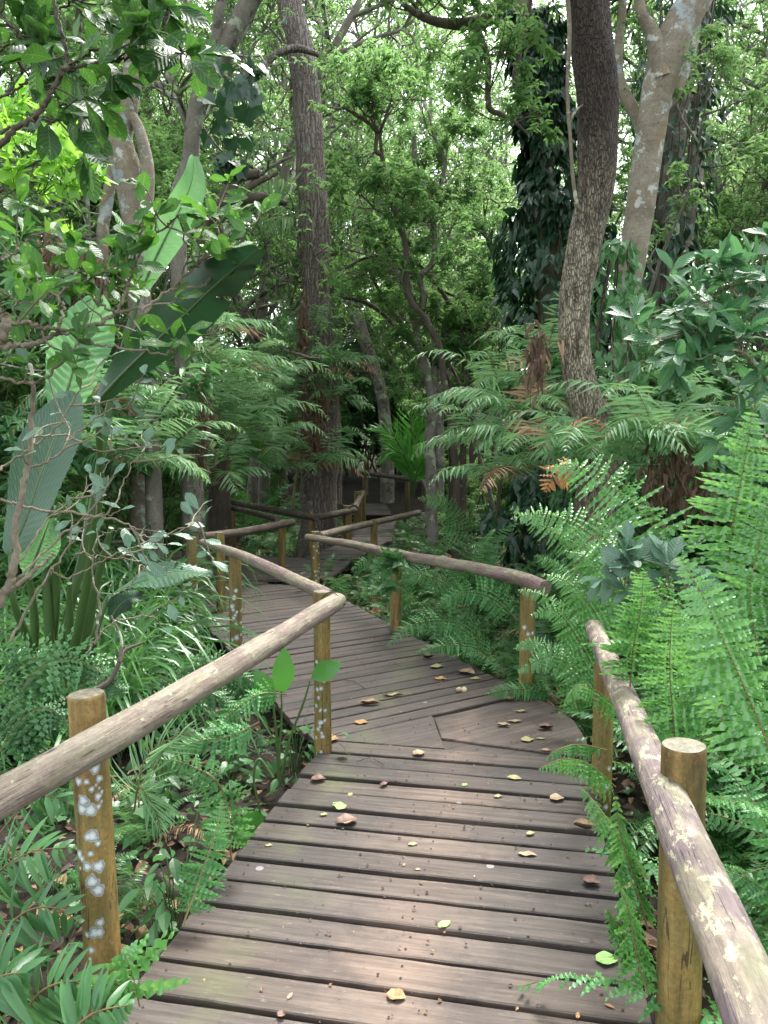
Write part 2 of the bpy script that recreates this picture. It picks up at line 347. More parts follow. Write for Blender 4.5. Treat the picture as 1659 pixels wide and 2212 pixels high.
# ================================================================ boardwalk
def plank_mat():
    M = NT('weathered_plank'); uv = M.n('UVMap').outputs[0]; oi = M.n('ObjectInfo').outputs['Random']
    tc = M.n('TexCoord').outputs['Object']
    sh = M.n('CombineXYZ', X=M.math('MULTIPLY', oi, 37.0), Y=M.math('MULTIPLY', oi, 11.0))
    vec = M.n('VectorMath', {'operation': 'ADD'}, **{'0': uv, '1': sh.outputs[0]}).outputs[0]
    g1 = M.noise(M.mapped(vec, (2.2, 42, 1)), 1.0, 8, .65)
    g2 = M.noise(M.mapped(vec, (9, 170, 1)), 1.0, 4, .7)
    big = M.noise(tc, 1.5, 5, .6); med = M.noise(tc, 7, 5, .65)
    c = M.ramp(g1, [(.22, lin('#28241f')), (.42, lin('#443f3a')), (.6, lin('#5b544e')), (.8, lin('#776f66'))])
    c = M.mix(M.math('MULTIPLY', M.ramp(g2, [(.35, WH), (.5, BK)]), .55), c, lin('#3f3232'))
    c = M.mix(M.math('MULTIPLY', M.ramp(big, [(.42, BK), (.62, WH)]), .55), c, lin('#474140'), 'MIX')
    # plank-to-plank tone
    c = M.mix(1.0, c, M.ramp(oi, [(0, (.66, .66, .67)), (.35, (.9, .88, .88)), (.7, (1, .97, .95)), (1, (1.0, .9, .84))]), 'MULTIPLY')
    # trodden middle: wood rubbed pale reddish-brown, plus soft sunlight painted into the colour
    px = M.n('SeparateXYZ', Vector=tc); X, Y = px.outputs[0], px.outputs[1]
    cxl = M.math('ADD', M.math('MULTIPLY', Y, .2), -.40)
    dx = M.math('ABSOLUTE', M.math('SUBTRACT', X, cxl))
    worn_sunlit = M.math('SUBTRACT', M.math('ADD', 1.0, M.math('MULTIPLY', M.math('SUBTRACT', med, .5), .9)), M.math('MULTIPLY', dx, 1.7))
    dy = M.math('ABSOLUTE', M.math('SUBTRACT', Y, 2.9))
    worn_sunlit = M.math('SUBTRACT', worn_sunlit, M.math('MULTIPLY', dy, .28))
    wf = M.math('MULTIPLY', M.ramp(worn_sunlit, [(.35, BK), (.85, WH)]), M.math('ADD', .2, M.math('MULTIPLY', oi, .5)))
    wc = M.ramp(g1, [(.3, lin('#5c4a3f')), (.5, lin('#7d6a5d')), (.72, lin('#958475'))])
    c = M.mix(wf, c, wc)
    # algae on the left side, mineral crust near ends
    gl = M.math('SUBTRACT', M.math('MULTIPLY', M.noise(tc, 2.6, 5, .65), 2.6), M.math('ADD', 1.02, M.math('MULTIPLY', M.math('ABSOLUTE', M.math('ADD', M.math('SUBTRACT', X, cxl), .55)), 2.4)))
    gm = M.math('MULTIPLY', M.ramp(gl, [(0, BK), (.7, WH)]), .45)
    c = M.mix(gm, c, lin('#5d6640'))
    pk = M.ramp(M.noise(M.mapped(tc, (5, 5, 5), (3.1, 0, 0)), 1.0, 3, .6), [(.70, BK), (.73, WH)])
    pk = M.math('MULTIPLY', pk, M.ramp(dx, [(.45, BK), (.6, WH)]))
    c = M.mix(M.math('MULTIPLY', pk, .7), c, lin('#a77e66'))
    st_ = M.ramp(M.noise(M.mapped(tc, (6, 6, 6), (1, 7, 0)), 1.0, 8, .75), [(.56, BK), (.63, WH)]); c = M.mix(M.math('MULTIPLY', st_, .45), c, lin('#3b3533'))
    sc_ = M.ramp(M.noise(M.mapped(vec, (14, 60, 1), (4, 4, 0)), 1.0, 6, .8), [(.60, BK), (.68, WH)]); c = M.mix(M.math('MULTIPLY', sc_, .4), c, lin('#a59c94'))
    drop = M.math('LESS_THAN', M.n('TexVoronoi', Vector=M.mapped(tc, (3.3, 3.3, 3.3)), Scale=1.0).outputs[0], .05)
    c = M.mix(M.math('MULTIPLY', drop, .35), c, lin('#b9b4b4'))
    # saw marks
    bp = M.n('Bump', Height=M.math('ADD', g1, M.math('MULTIPLY', g2, .6)), Strength=.55, Distance=.006)
    P = M.n('BsdfPrincipled', Base_Color=c, Roughness=.62, Normal=bp)
    P.inputs['Specular IOR Level'].default_value = .35
    return M.done(P)
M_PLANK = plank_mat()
def clip(poly, a, n):          # keep side where (p-a).n >= 0
    out = []
    for i in range(len(poly)):
        p, q = poly[i], poly[(i+1) % len(poly)]; dp, dq = np.dot(p-a, n), np.dot(q-a, n)
        if dp >= 0: out.append(p)
        if (dp >= 0) != (dq >= 0): out.append(p+(q-p)*dp/(dp-dq))
    return out
def area(p):
    p = np.array(p); x, y = p[:, 0], p[:, 1]; return .5*np.sum(x*np.roll(y, -1)-y*np.roll(x, -1))
PRNG = np.random.default_rng(11)
def plank(poly, u, z0, parent, th=.036, tilt=True, name='plank', mat=None):
    if len(poly) < 3 or abs(area(poly)) < .006: return None
    if area(poly) < 0: poly = poly[::-1]
    # subdivide long edges so the edge can wander a little
    P = []
    for i in range(len(poly)):
        p, q = poly[i], poly[(i+1) % len(poly)]; L = np.linalg.norm(q-p); k = max(1, int(L/.11))
        for j in range(k):
            r = p+(q-p)*j/k
            if j: r = r+PRNG.normal(0, .0014, 2)
            P.append(r)
    P = np.array(P); c = P.mean(0)
    D = P-c; L = np.linalg.norm(D, axis=1, keepdims=True)
    v = np.array([-u[1], u[0]]); tx, ty = (PRNG.normal(0, .004, 2) if tilt else (0, 0))
    dz = PRNG.normal(0, .0022) if tilt else 0
    def zz(Q, z): 
        s = (Q-c)@u; t = (Q-c)@v; return np.column_stack([Q, z0+dz+z+tx*s*.6+ty*t+.0*s])
    inn = P.copy(); e = .004
    inn = c+(P-c)-np.sign((P-c)@v)[:, None]*v*e-np.sign((P-c)@u)[:, None]*u*e*.7
    V = np.vstack([zz(P, -th), zz(P, -e), zz(inn, 0), zz(c[None], 0)]); n = len(P); G = Geo()
    i = np.arange(n); j = (i+1) % n
    f4 = np.vstack([np.stack([i, j, j+n, i+n], 1), np.stack([i+n, j+n, j+2*n, i+2*n], 1)])
    f3 = np.stack([i+2*n, j+2*n, np.full(n, 3*n)], 1)
    loc = V[:, :2]-c; uv = np.column_stack([loc@u, loc@v+V[:, 2]*.7])
    G.add(V, f3=np.vstack([f3]), f4=f4, uv=uv)
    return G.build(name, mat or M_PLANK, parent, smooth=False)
def strips(region, a0, u, pitch, n, z, parent, gap=.02, clips=(), jit=.004):
    """lay n planks from a0 along the normal of u"""
    u = nrm(u); v = np.array([-u[1], u[0]])
    if v[1] < 0: v = -v
    t = 0.0
    for k in range(n):
        b = a0+v*t; wd = pitch-gap*PRNG.uniform(.65, 1.45); t += pitch+PRNG.normal(0, .0015)
        e0, e1 = PRNG.normal(0, jit, 2)
        q = [b-u*6, b+u*6, b+u*6+v*wd, b-u*6+v*wd]
        for (pa, pn) in region:
            q = clip(q, pa+pn*PRNG.normal(0, jit*2), pn) if q else q
        if len(q) >= 3: plank(q, u, z(b) if callable(z) else z, parent)
def half(p, q, inside):        # half plane through p,q containing 'inside'
    p, q, inside = (np.asarray(a, float)[:2] for a in (p, q, inside))
    d = nrm(q-p); n = np.array([-d[1], d[0]]); n = n if np.dot(inside-p, n) > 0 else -n; return (p, n)
bw = thing('boardwalk', 'weathered brown plank boardwalk winding through the forest, strewn with fallen leaves', 'boardwalk')
g = lambda x, y: gp(x, y)[:2]
AL0, AL1 = g(265, 2161), g(690, 1621); AR0, AR1 = g(1400, 2194), g(1272, 1634)
dirL = nrm(AL1-AL0)
uA = nrm(g(1380, 2141)-g(387, 2014))
E1a, E1b = g(829, 1606), g(1272, 1634)
inA = np.array([.1, 2.5])
regA = [half(AL0, AL1, inA), half(AR0, AR1, inA), half(E1a, E1a+uA, inA)]
vA = np.array([-uA[1], uA[0]])
strips(regA, E1a-vA*.1547*33, uA, .1547, 33, 0.0, bw, gap=.026)
E2a, E2b = g(735, 1588), g(1145, 1499)
inB = np.array([-.3, 6.5])
RB0, RB1 = g(1150, 1506), g(535, 1188)
LB0 = g(676, 1608); LB1 = LB0+(RB1-RB0)
uB = nrm(E2b-E2a)
cwedge = (E1a+E2b)/2
w0 = g(937, 1553); w1 = g(952, 1591)
wl = [half(E1a, E1a+uA, inB), half(E2a, E2b, inA)]
plank([E1a-uA*.35-vA*.03, E1b+uA*.02-vA*.03, g(1268, 1600), g(1240, 1556), g(1143, 1501), g(735, 1588)], uB, -.014, bw, th=.02, tilt=False, name='backing_board')
big = [np.array(p) for p in ((-1.2, 3), (1.3, 3), (1.3, 6), (-1.2, 6))]
q = big
for h in wl+[half(w0, w1, (-.2, 4.2)), half(AL1, AL1+dirL, inA)]: q = clip(q, *h)
plank([p+(p-np.mean(q, 0))*-.004 for p in q], uB, -.002, bw, tilt=False)
q = [g(938, 1553), g(953, 1592)-vA*.016, E1b-vA*.014, g(1268, 1600), g(1240, 1556), g(1185, 1520), g(1143, 1501)]
plank([p+(p-np.mean(q, 0))*-.003 for p in q], uB, .001, bw, tilt=False)
regB = [half(RB0, RB1, inB), half(LB0, LB1, inB), half(E2a, E2b, inB)]
vB = np.array([-uB[1], uB[0]])
strips(regB+[half(g(600, 1262), g(700, 1275), inA)], E2a, uB, .13, 40, 0.0, bw, gap=.017)
# beyond the far corner: the deck turns right, and a short arm leads left
C0 = np.array([-2.9, 9.25])
farq = [half((-.75, 8.9), (-.2, 13), (-1, 10)), half((-2.3, 9.6), (-.9, 12.2), (-1, 10)), half((-3, 8.7), (0, 8.9), (-1, 10))]
strips([half((-3.2, 8.95), (-.6, 9.35), (-1, 11)), half((-.72, 8.8), (-.1, 13.2), (-2, 10)), half((-3.6, 11.9), (-1.2, 11.0), (-1, 10)), half((-4.2, 9.5), (-4.3, 13), (-1, 10))],
       np.array([-2.0, 8.95]), nrm(np.array([1, .15])), .15, 26, 0.0, bw, gap=.02)
strips([half((-1.15, 11), (-.6, 13.2), (0, 11.5)), half((-.35, 11), (.1, 13.2), (-1, 12)), half((-1.3, 11.05), (0, 10.8), (-.5, 12))],
       np.array([-.8, 10.9]), nrm(np.array([1, -.02])), .15, 14, 0.0, bw, gap=.02)
strips([half((-.8, 12), (-.6, 18), (0, 15)), half((.1, 12), (.3, 18), (0, 15))],
       np.array([0, 13.0]), nrm(np.array([1, .02])), .16, 22, 0.0, bw, gap=.02)
strips([half((-.8, 18), (-1.3, 30), (0, 20)), half((.2, 18), (-.3, 30), (-.2, 20))],
       np.array([0, 18.2]), nrm(np.array([1, .02])), .3, 12, 0.0, bw, gap=.03)
def beam(p, q, z, w_, h_, parent, name='joist'):
    p, q = np.asarray(p, float)[:2], np.asarray(q, float)[:2]; d = nrm(q-p); n = np.array([-d[1], d[0]])*w_/2
    plank([p-n, q-n, q+n, p+n], d, z, parent, th=h_, tilt=False, name=name)
for t in (.1, .5, .9):
    a, b = AL0+(AR0-AL0)*t, AL1+(AR1-AL1)*t; d = b-a
    beam(a-d*1.3, b, -.042, .06, .14, bw)
    a, b = LB0+(RB0-LB0)*t, LB1+(RB1-LB1)*t; beam(a, a+(b-a)*.66, -.042, .06, .14, bw)
M_SCREW = (lambda M: M.done(M.n('BsdfPrincipled', Base_Color=lin('#2a2421'), Roughness=.6, Metallic=.5)))(NT('rusty_screw'))
for o in list(KIDS.get('boardwalk', [])):
    if not o.name.startswith('plank') or len(o.data.vertices) < 60: continue
    v = np.empty(len(o.data.vertices)*3, np.float32); o.data.vertices.foreach_get('co', v); v = v.reshape(-1, 3)
    if v[:, 1].mean() > 4.3 or v[:, 1].mean() < 1.2: continue
    c = v.mean(0)[:2]; s_ = (v[:, :2]-c)@uA; l0, l1 = s_.min(), s_.max(); G = Geo(); a = np.linspace(0, 2*np.pi, 9)[:-1]
    for e in (l0+.07, l1-.07, (l0+l1)/2+.02):
        for d in (-.032, .03):
            p = c+uA*(e+PRNG.normal(0, .006))+vA*(d+PRNG.normal(0, .004)); V = np.column_stack([p[0]+.0042*np.cos(a), p[1]+.0042*np.sin(a), np.full(8, v[:, 2].max()+.0012)])
            G.add(np.vstack([V, [[p[0], p[1], v[:, 2].max()+.0005]]]), f3=[(i, (i+1) % 8, 8) for i in range(8)])
    G.build('screws', M_SCREW, o)
# ================================================================ rail and post materials
def post_mat():
    M = NT('treated_post'); tc = M.n('TexCoord').outputs['Object']; uv = M.n('UVMap').outputs[0]
    a = M.noise(M.mapped(tc, (16, 16, 1.6)), 1.0, 7, .65); b = M.noise(tc, 4, 4, .6); f = M.noise(tc, 90, 3, .7)
    c = M.ramp(a, [(.34, lin('#43371c')), (.5, lin('#786133')), (.66, lin('#a3854c'))])
    c = M.mix(M.math('MULTIPLY', M.ramp(b, [(.4, BK), (.62, WH)]), .55), c, lin('#6f6b3c'))
    v = M.n('SeparateXYZ', Vector=uv).outputs[1]
    c = M.mix(M.math('MULTIPLY', M.ramp(M.math('ADD', v, M.math('MULTIPLY', M.math('SUBTRACT', b, .5), .5)), [(.15, WH), (.5, BK)]), .7), c, lin('#3f4226'))
    c = M.mix(.45, c, M.ramp(f, [(.3, (.2, .2, .2)), (.7, (.8, .8, .8))]), 'OVERLAY')
    sp_ = M.ramp(M.noise(M.mapped(tc, (18, 18, 7)), 1.0, 7, .75), [(.60, BK), (.66, WH)])
    gs_ = M.ramp(M.noise(M.mapped(tc, (34, 34, 30), (5, 5, 5)), 1.0, 5, .7), [(.62, BK), (.68, WH)]); c = M.mix(M.math('MULTIPLY', gs_, .6), c, lin('#8f9468'))
    c = M.mix(M.math('MULTIPLY', sp_, .5), c, lin('#a9703a'))
    cr = M.noise(M.mapped(tc, (26, 26, 1.3), (2, 0, 0)), 1.0, 3, .5); crk = M.math('MULTIPLY', M.math('LESS_THAN', M.math('ABSOLUTE', M.math('SUBTRACT', cr, .5)), .009), M.math('GREATER_THAN', b, .48))
    c = M.mix(M.math('MULTIPLY', crk, .75), c, lin('#231a0f'))
    mk = M.n('Attribute', {'attribute_name': 'mark'}).outputs['Fac']
    mk = M.math('ADD', mk, M.math('MULTIPLY', M.math('SUBTRACT', M.noise(tc, 110, 4), .5), .5))
    lc = M.ramp(mk, [(.0, lin('#7d7f77')), (.2, lin('#9da19c')), (.34, lin('#7c807b')), (.5, lin('#b4bab8')), (.9, lin('#d5dbda'))])
    c = M.mix(M.ramp(mk, [(.10, BK), (.14, WH)]), c, lc)
    # end grain
    e = M.math('GREATER_THAN', v, 20)
    ring = M.noise(tc, 45, 6, .75)
    c = M.mix(e, c, M.ramp(ring, [(.3, lin('#3d392c')), (.5, lin('#6a6553')), (.7, lin('#8f8a76'))]))
    bp = M.n('Bump', Height=M.math('ADD', a, M.math('MULTIPLY', f, .3)), Strength=.35, Distance=.01)
    return M.done(M.n('BsdfPrincipled', Base_Color=c, Roughness=.6, Normal=bp))
def rail_mat(name, base, purple, flake, fl=.5):
    M = NT(name); tc = M.n('TexCoord').outputs['Object']; uv = M.n('UVMap').outputs[0]
    sv = M.n('SeparateXYZ', Vector=uv)
    vec = M.mapped(uv, (5, 1.1, 1))
    a = M.noise(M.mapped(uv, (16, 3.2, 1)), 1.0, 8, .68); b = M.noise(M.mapped(uv, (3, 3.6, 1)), 1.0, 5, .6)
    f = M.noise(M.mapped(uv, (22, 30, 1)), 1.0, 5, .7); fl_n = M.noise(M.mapped(uv, (7, 11, 1)), 1.0, 9, .72)
    c = M.ramp(a, [(.3, lin(base[0])), (.5, lin(base[1])), (.72, lin(base[2]))])
    c = M.mix(M.math('MULTIPLY', M.ramp(b, [(.47, BK), (.56, WH)]), .75), c, lin(purple))
    nz = M.n('SeparateXYZ', Vector=M.n('NewGeometry').outputs['Normal']).outputs[2]
    up = M.math('ADD', M.math('MULTIPLY', nz, .045), fl_n)
    c = M.mix(M.math('MULTIPLY', M.ramp(up, [(1-fl, BK), (1-fl+.03, WH)]), .85), c, lin(flake))
    c = M.mix(M.math('MULTIPLY', M.ramp(M.noise(M.mapped(uv, (4, 5, 1), (9, 9, 0)), 1.0, 5), [(.52, BK), (.68, WH)]), .5), c, lin('#6d7350'))
    c = M.mix(.35, c, M.ramp(f, [(.3, (.15, .15, .15)), (.7, (.85, .85, .85))]), 'OVERLAY')
    # drying cracks along the log
    cr = M.noise(M.mapped(uv, (26, 1.2, 1), (3, 0, 0)), 1.0, 2, .5)
    crk = M.math('MULTIPLY', M.math('LESS_THAN', M.math('ABSOLUTE', M.math('SUBTRACT', cr, .5)), .008), M.math('GREATER_THAN', b, .5))
    c = M.mix(M.math('MULTIPLY', crk, .8), c, lin('#1f1815'))
    mk = M.n('Attribute', {'attribute_name': 'mark'}).outputs['Fac']
    c = M.mix(M.ramp(mk, [(.3, BK), (.6, WH)]), c, lin('#15100d'))
    h = M.math('SUBTRACT', M.math('ADD', M.math('ADD', a, M.math('MULTIPLY', f, .4)), M.math('MULTIPLY', M.ramp(up, [(1-fl, BK), (1-fl+.03, WH)]), .25)), M.math('ADD', M.math('MULTIPLY', crk, 1.2), M.math('MULTIPLY', mk, 1.5)))
    return M.done(M.n('BsdfPrincipled', Base_Color=c, Roughness=.85, Normal=M.n('Bump', Height=h, Strength=.55, Distance=.012)))
M_POST = post_mat()
M_RAILR = rail_mat('rail_bark_purple', ('#5f564b', '#81766a', '#978d79'), '#62545a', '#b3ab90', .42)
M_RAILL = rail_mat('rail_bark_grey', ('#5f584e', '#7d7466', '#958c7a'), '#6b5a54', '#aea58a', .38)
M_RAILF = rail_mat('rail_bark_dark', ('#3b322d', '#54483f', '#6d6254'), '#4a3c3a', '#8f8870', .36)
M_RAILP = rail_mat('rail_bark_mauve', ('#5a5347', '#7a7260', '#918973'), '#73595c', '#a39b80', .38)
def lichen_mark(spots, r):         # spots in (angle 0..1, height above base, radius m)
    def f(uv, V):
        m = np.zeros(len(uv))
        for (a, h, s) in spots:
            da = (uv[:, 0]-a+.5) % 1-.5; d = np.hypot(da*2*np.pi*r, uv[:, 1]-h)
            ang = np.arctan2(uv[:, 1]-h, da*2*np.pi*r)
            d = d*(1+.10*np.sin(3*ang+a*40)+.07*np.sin(5*ang+h*30))
            m = np.maximum(m, np.clip(1-d/s, 0, 1))
        return m
    return f
LR = np.random.default_rng(21)
def rand_spots(n, h0, h1, a0=.0, a1=1.0, s0=.006, s1=.019):
    out = []
    for k in range(n):
        a, h = LR.uniform(a0, a1), LR.uniform(h0, h1); s = LR.uniform(s0, s1); out.append((a, h, s))
        if LR.random() < .6: out.append((a+LR.normal(0, .035), h+LR.normal(0, .015), s*LR.uniform(.4, .9)))
    return out
def post(parent, x, y, z0, z1, r, spots=(), name='post', lean=(0, 0), hi=True):
    G = Geo(); H = z1-z0; n = max(6, int(H/(.004 if len(spots) > 30 and r > .05 else .006))) if spots else 14
    hs_ = np.linspace(0, H, n); P = np.column_stack([x+lean[0]*hs_, y+lean[1]*hs_, z0+hs_])
    rr = r*(1.03-.05*hs_/H); rr[-1] *= .96; rr[-2:] *= .985
    tube(G, P, rr, (130 if len(spots) > 30 and r > .05 else 80) if spots else 20, bump=.022, rng=LR, fc=2, mark=lichen_mark(spots, r) if spots else None)
    return G.build(name, M_POST, parent)
def facing(x, y):                  # angle fraction around the post that faces the eye
    return None
def rail(parent, pts, rad, mat, n=60, sides=28, knots=(), bump=.035):
    G = Geo()
    def mk(uv, V):
        m = np.zeros(len(uv))
        for (a, s, ka, ks) in knots:
            da = ((uv[:, 0]-a+.5) % 1-.5)*.31; m = np.maximum(m, np.clip(1.3-np.hypot(da/ka, (uv[:, 1]-s)/ks), 0, 1))
        return m
    tube(G, pts, rad, sides, bump=bump, rng=LR, fc=4, n=n, mark=mk if knots else None)
    return G.build('rail', mat, parent)
def wire(parent, p, ax, r, name='binding_wire'):
    ax = nrm(ax); a = np.linspace(0, 2*np.pi, 25); n1 = nrm(np.cross(ax, [0, 0, 1.0])); n2 = np.cross(ax, n1)
    G = Geo(); tube(G, p+r*(np.cos(a)[:, None]*n1+np.sin(a)[:, None]*n2), .0022, 6, cap=False)
    return G.build(name, M_WIRE, parent)
Mw = NT('galvanised_wire'); M_WIRE = Mw.done(Mw.n('BsdfPrincipled', Base_Color=lin('#4a4643'), Roughness=.55, Metallic=.8))
# find texture angle that faces the camera for a vertical tube (N,B from frames())
def cam_angle(x, y):
    T = np.array([0, 0, 1.]); n = np.cross(T, [0.3, 0.9, 0.2]); n /= np.linalg.norm(n); b = np.cross(T, n)
    d = nrm(np.array([-x, -y, 0])); return (math.atan2(np.dot(d, b), np.dot(d, n))/(2*math.pi)) % 1
# ---- left handrail
lf = thing('handrail', 'left log handrail running beside the boardwalk from the bottom-left corner, on lichen-spotted posts', 'handrail', (0, 0, 0))
x, y = at(232, 2100, 2.27)[:2]
zt = at(230, 1498, 2.27)[2]
a0 = cam_angle(x, y)
def near_spots():
    # measured on the post, (u px from its left edge 0..1, y px) in the zoomed photo -> heights
    L = [(.62, 200, 42), (.62, 130, 28), (.10, 225, 36), (.17, 285, 34), (.38, 285, 24), (.72, 280, 30), (.50, 345, 22), (.66, 410, 30), (.26, 425, 48), (.22, 490, 46), (.44, 500, 52), (.65, 485, 19),
         (.44, 695, 52), (.33, 700, 36), (.58, 758, 24), (.37, 828, 24), (.07, 845, 40), (.13, 870, 28), (.26, 925, 40), (.56, 930, 48), (.07, 950, 16), (.36, 1040, 56), (.50, 1108, 52), (.04, 1225, 12), (.50, 1352, 34), (.34, 1425, 50),
         (.14, 1445, 26), (.46, 1425, 42), (.23, 1556, 30), (.18, 1625, 14), (.62, 320, 12), (.70, 350, 10), (.76, 385, 16), (.74, 455, 12)]
    out = []
    for (u, py, rp) in L:
        Y = py*700/1659*.6636+1592.6; hh = at(230, Y, 2.27)[2]-ZB
        ang = math.asin(max(-.97, min(.97, 2*u-1)))/(2*math.pi)
        out.append((a0+ang, hh, rp*.28/F*2.27*1.15))
    return out
ZB = GZ-.15
post(lf, x, y, ZB, zt, .0545, near_spots(), lean=(-.028, 0))
PX2, PY2 = gp(697, 1622)[:2]; PY2 += .02
zt2 = at(697, 1277, PY2)[2]; a2 = cam_angle(PX2, PY2)
sp2 = [(a2+LR.uniform(-.2, .05), LR.uniform(.45, 1.02), LR.uniform(.008, .016)) for k in range(26)]
post(lf, PX2, PY2, ZB, zt2, .0455, sp2)
p0, p1, p2 = at(-210, 1838, 1.62), at(235, 1594, 2.17), at(728, 1299, 3.90)
kn = [(.2, .6, .006, .012), (.27, 1.1, .005, .02), (.22, 1.7, .006, .012), (.3, 2.1, .006, .02), (.15, 2.4, .007, .02), (.85, .4, .004, .03), (.95, .9, .006, .012), (.4, 1.9, .006, .014)]
rail(lf, [p0, p1, (p1+p2)/2+[0, 0, -.006], p2], [.050, .049, .049, .048], M_RAILL, 120, knots=kn)
wire(lf, at(716, 1302, 3.86), p2-p1, .053)
q0, q1, q2, q3 = at(712, 1288, 4.12), at(610, 1240, 4.75), at(520, 1199, 5.5), at(438, 1171, 6.7)
rail(lf, [q0, q1, q2, q3], [.037, .039, .036, .030], M_RAILP, 70)
for (px, pyt, dpt, rr_) in ((507, 1190, 5.75, .047), (414, 1160, 7.0, .045)):
    b = at(px, pyt, dpt); aa = cam_angle(b[0], b[1])
    post(lf, b[0], b[1], ZB, b[2], rr_, [(aa+LR.uniform(-.22, .22), LR.uniform(.2, 1.0), LR.uniform(.01, .026)) for k in range(44)])
b = at(475, 1150, 7.4); post(lf, b[0], b[1], ZB, b[2], .045)
b610 = gp(610, 1236); t610 = at(610, 1123, b610[1])
post(lf, b610[0], b610[1], GZ, t610[2], .047)
rail(lf, [at(438, 1160, 7.45), at(530, 1148, 8.5), at(632, 1128, b610[1]-.1)], [.045, .047, .045], M_RAILF, 40)
rail(lf, [at(600, 1121, b610[1]), at(530, 1104, 11), at(462, 1086, 12.6)], [.04, .04, .04], M_RAILF, 40)
# ---- far-left crossing handrail and corner
ff = thing('handrail', 'dark thin log handrail crossing behind the first bend, in front of the big trunk', 'handrail')
b = gp(673, 1192); tt = at(673, 1106, b[1])
post(ff, b[0], b[1], GZ, tt[2], .05)
b2 = at(502, 1096, 13.2); post(ff, b2[0], b2[1], GZ, b2[2]-.02, .05)
rail(ff, [at(452, 1074, 14.0), at(560, 1096, 12.8), at(684, 1119, b[1]-.12)], [.05, .052, .055], M_RAILF, 40)
rail(ff, [at(680, 1118, b[1]-.05), at(720, 1111, 12.6), at(766, 1102, 13.4)], [.055, .055, .055], M_RAILF, 30)
rail(ff, [at(766, 1098, 13.6), at(776, 1078, 15), at(783, 1064, 16.4)], [.06, .055, .055], M_RAILF, 30)
for (px, pt, d) in ((750, 1092, 13.2), (773, 1062, 15.2), (783, 1062, 17)):
    b = at(px, pt, d); post(ff, b[0], b[1], float(ground_z(b[0], b[1])), b[2], .075)
# ---- right handrail beyond bend
rf = thing('handrail', 'long knobbly log handrail edging the right side of the second boardwalk stretch, above the ferns', 'handrail')
b4 = gp(1137, 1497); t4 = at(1137, 1262, b4[1]); a4 = cam_angle(b4[0], b4[1])
post(rf, b4[0], b4[1], ZB, t4[2], .05, [(a4+LR.uniform(-.1, .2), LR.uniform(.75, 1.0), LR.uniform(.01, .018)) for k in range(7)])
b5 = gp(855, 1362); t5 = at(851, 1212, b5[1]); post(rf, b5[0], b5[1], ZB, t5[2], .047)
b6 = gp(682, 1270); t6 = at(676, 1148, b6[1]); a6 = cam_angle(b6[0], b6[1])
post(rf, b6[0], b6[1], ZB, t6[2], .048, [(a6+LR.uniform(-.1, .22), LR.uniform(.55, 1.05), LR.uniform(.012, .02)) for k in range(18)])
rr0 = [at(664, 1160, b6[1]-.12), at(760, 1176, 7.7), at(862, 1199, b5[1]-.02), at(1000, 1222, 5.7), at(1120, 1248, b4[1]-.03), at(1178, 1270, b4[1]-.30)]
rail(rf, rr0, [.038, .038, .043, .044, .046, .046], M_RAILP, 90, bump=.07)
rail(rf, [at(690, 1158, b6[1]), at(760, 1140, 10), at(812, 1128, 11), at(905, 1107, 13)], [.045, .045, .045, .045], M_RAILP, 40)
b = at(808, 1123, 10.8); post(rf, b[0], b[1], GZ, b[2], .05)
# ---- near right handrail
nr = thing('handrail', 'thick mottled log handrail rising from the bottom-right corner beside the boardwalk', 'handrail')
P3 = at(1490, 1640, 1.86); z3 = at(1490, 1609, 1.86)[2]
post(nr, P3[0], P3[1], ZB, z3, .0545, [(.1, .3, .001)], lean=(-.012, 0))
kn = [(.70, .85, .006, .011), (.72, 1.2, .005, .010), (.78, 1.62, .006, .012), (.66, 2.0, .005, .01), (.75, .4, .006, .014), (.6, 1.0, .006, .012)]
r0 = [at(1760, 2520, .86), at(1640, 2200, 1.07), at(1560, 2010, 1.28), at(1468, 1790, 1.66), at(1400, 1635, 2.1), at(1330, 1465, 2.85), at(1283, 1356, 3.7)]
rail(nr, r0, [.052, .052, .051, .050, .048, .045, .042], M_RAILR, 160, sides=40, knots=kn)
for (a_, b_, d_) in ((1452, 1752, 1.72), (1322, 1440, 3.02)):
    pass
wire(nr, at(1326, 1452, 2.93), r0[5]-r0[4], .047); wire(nr, at(1322, 1443, 3.0), r0[5]-r0[4], .0465)
b = at(1306, 1430, 3.45); ab = cam_angle(b[0], b[1])
post(nr, b[0], b[1], ZB, b[2], .045, [(ab+.1, .52, .022), (ab+.08, .42, .016), (ab+.13, .6, .014)])
# ---- distant handrails
df = thing('handrail', 'far log handrail on reddish posts before the young palm', 'handrail')
def fpost(par, px, pt, pb, d, r=.05):
    b = at(px, pt, d); post(par, b[0], b[1], at(px, pb, d)[2]-.1, b[2], r)
fpost(df, 789, 1017, 1062, 21, .075); fpost(df, 880, 1029, 1102, 19.5, .06); fpost(df, 918, 1036, 1080, 18.8, .07)
rail(df, [at(781, 1021, 20.8), at(840, 1029, 20), at(900, 1038, 19), at(916, 1042, 18.7)], [.06, .055, .055, .055], M_RAILF, 30)
rail(df, [at(916, 1040, 18.7), at(925, 1060, 18)], [.055, .055], M_RAILF, 10)
d2 = thing('handrail', 'farthest log handrail, short pale rails at the vanishing end of the boardwalk', 'handrail')
fpost(d2, 792, 986, 1020, 25, .09); fpost(d2, 763, 996, 1020, 24, .08); fpost(d2, 772, 966, 990, 30, .1); fpost(d2, 752, 972, 992, 29, .1)
rail(d2, [at(758, 999, 24), at(796, 988, 25)], [.07, .07], M_RAILF, 10)
rail(d2, [at(748, 973, 29), at(768, 966, 30), at(818, 965, 30)], [.07, .07, .07], M_RAILF, 14)
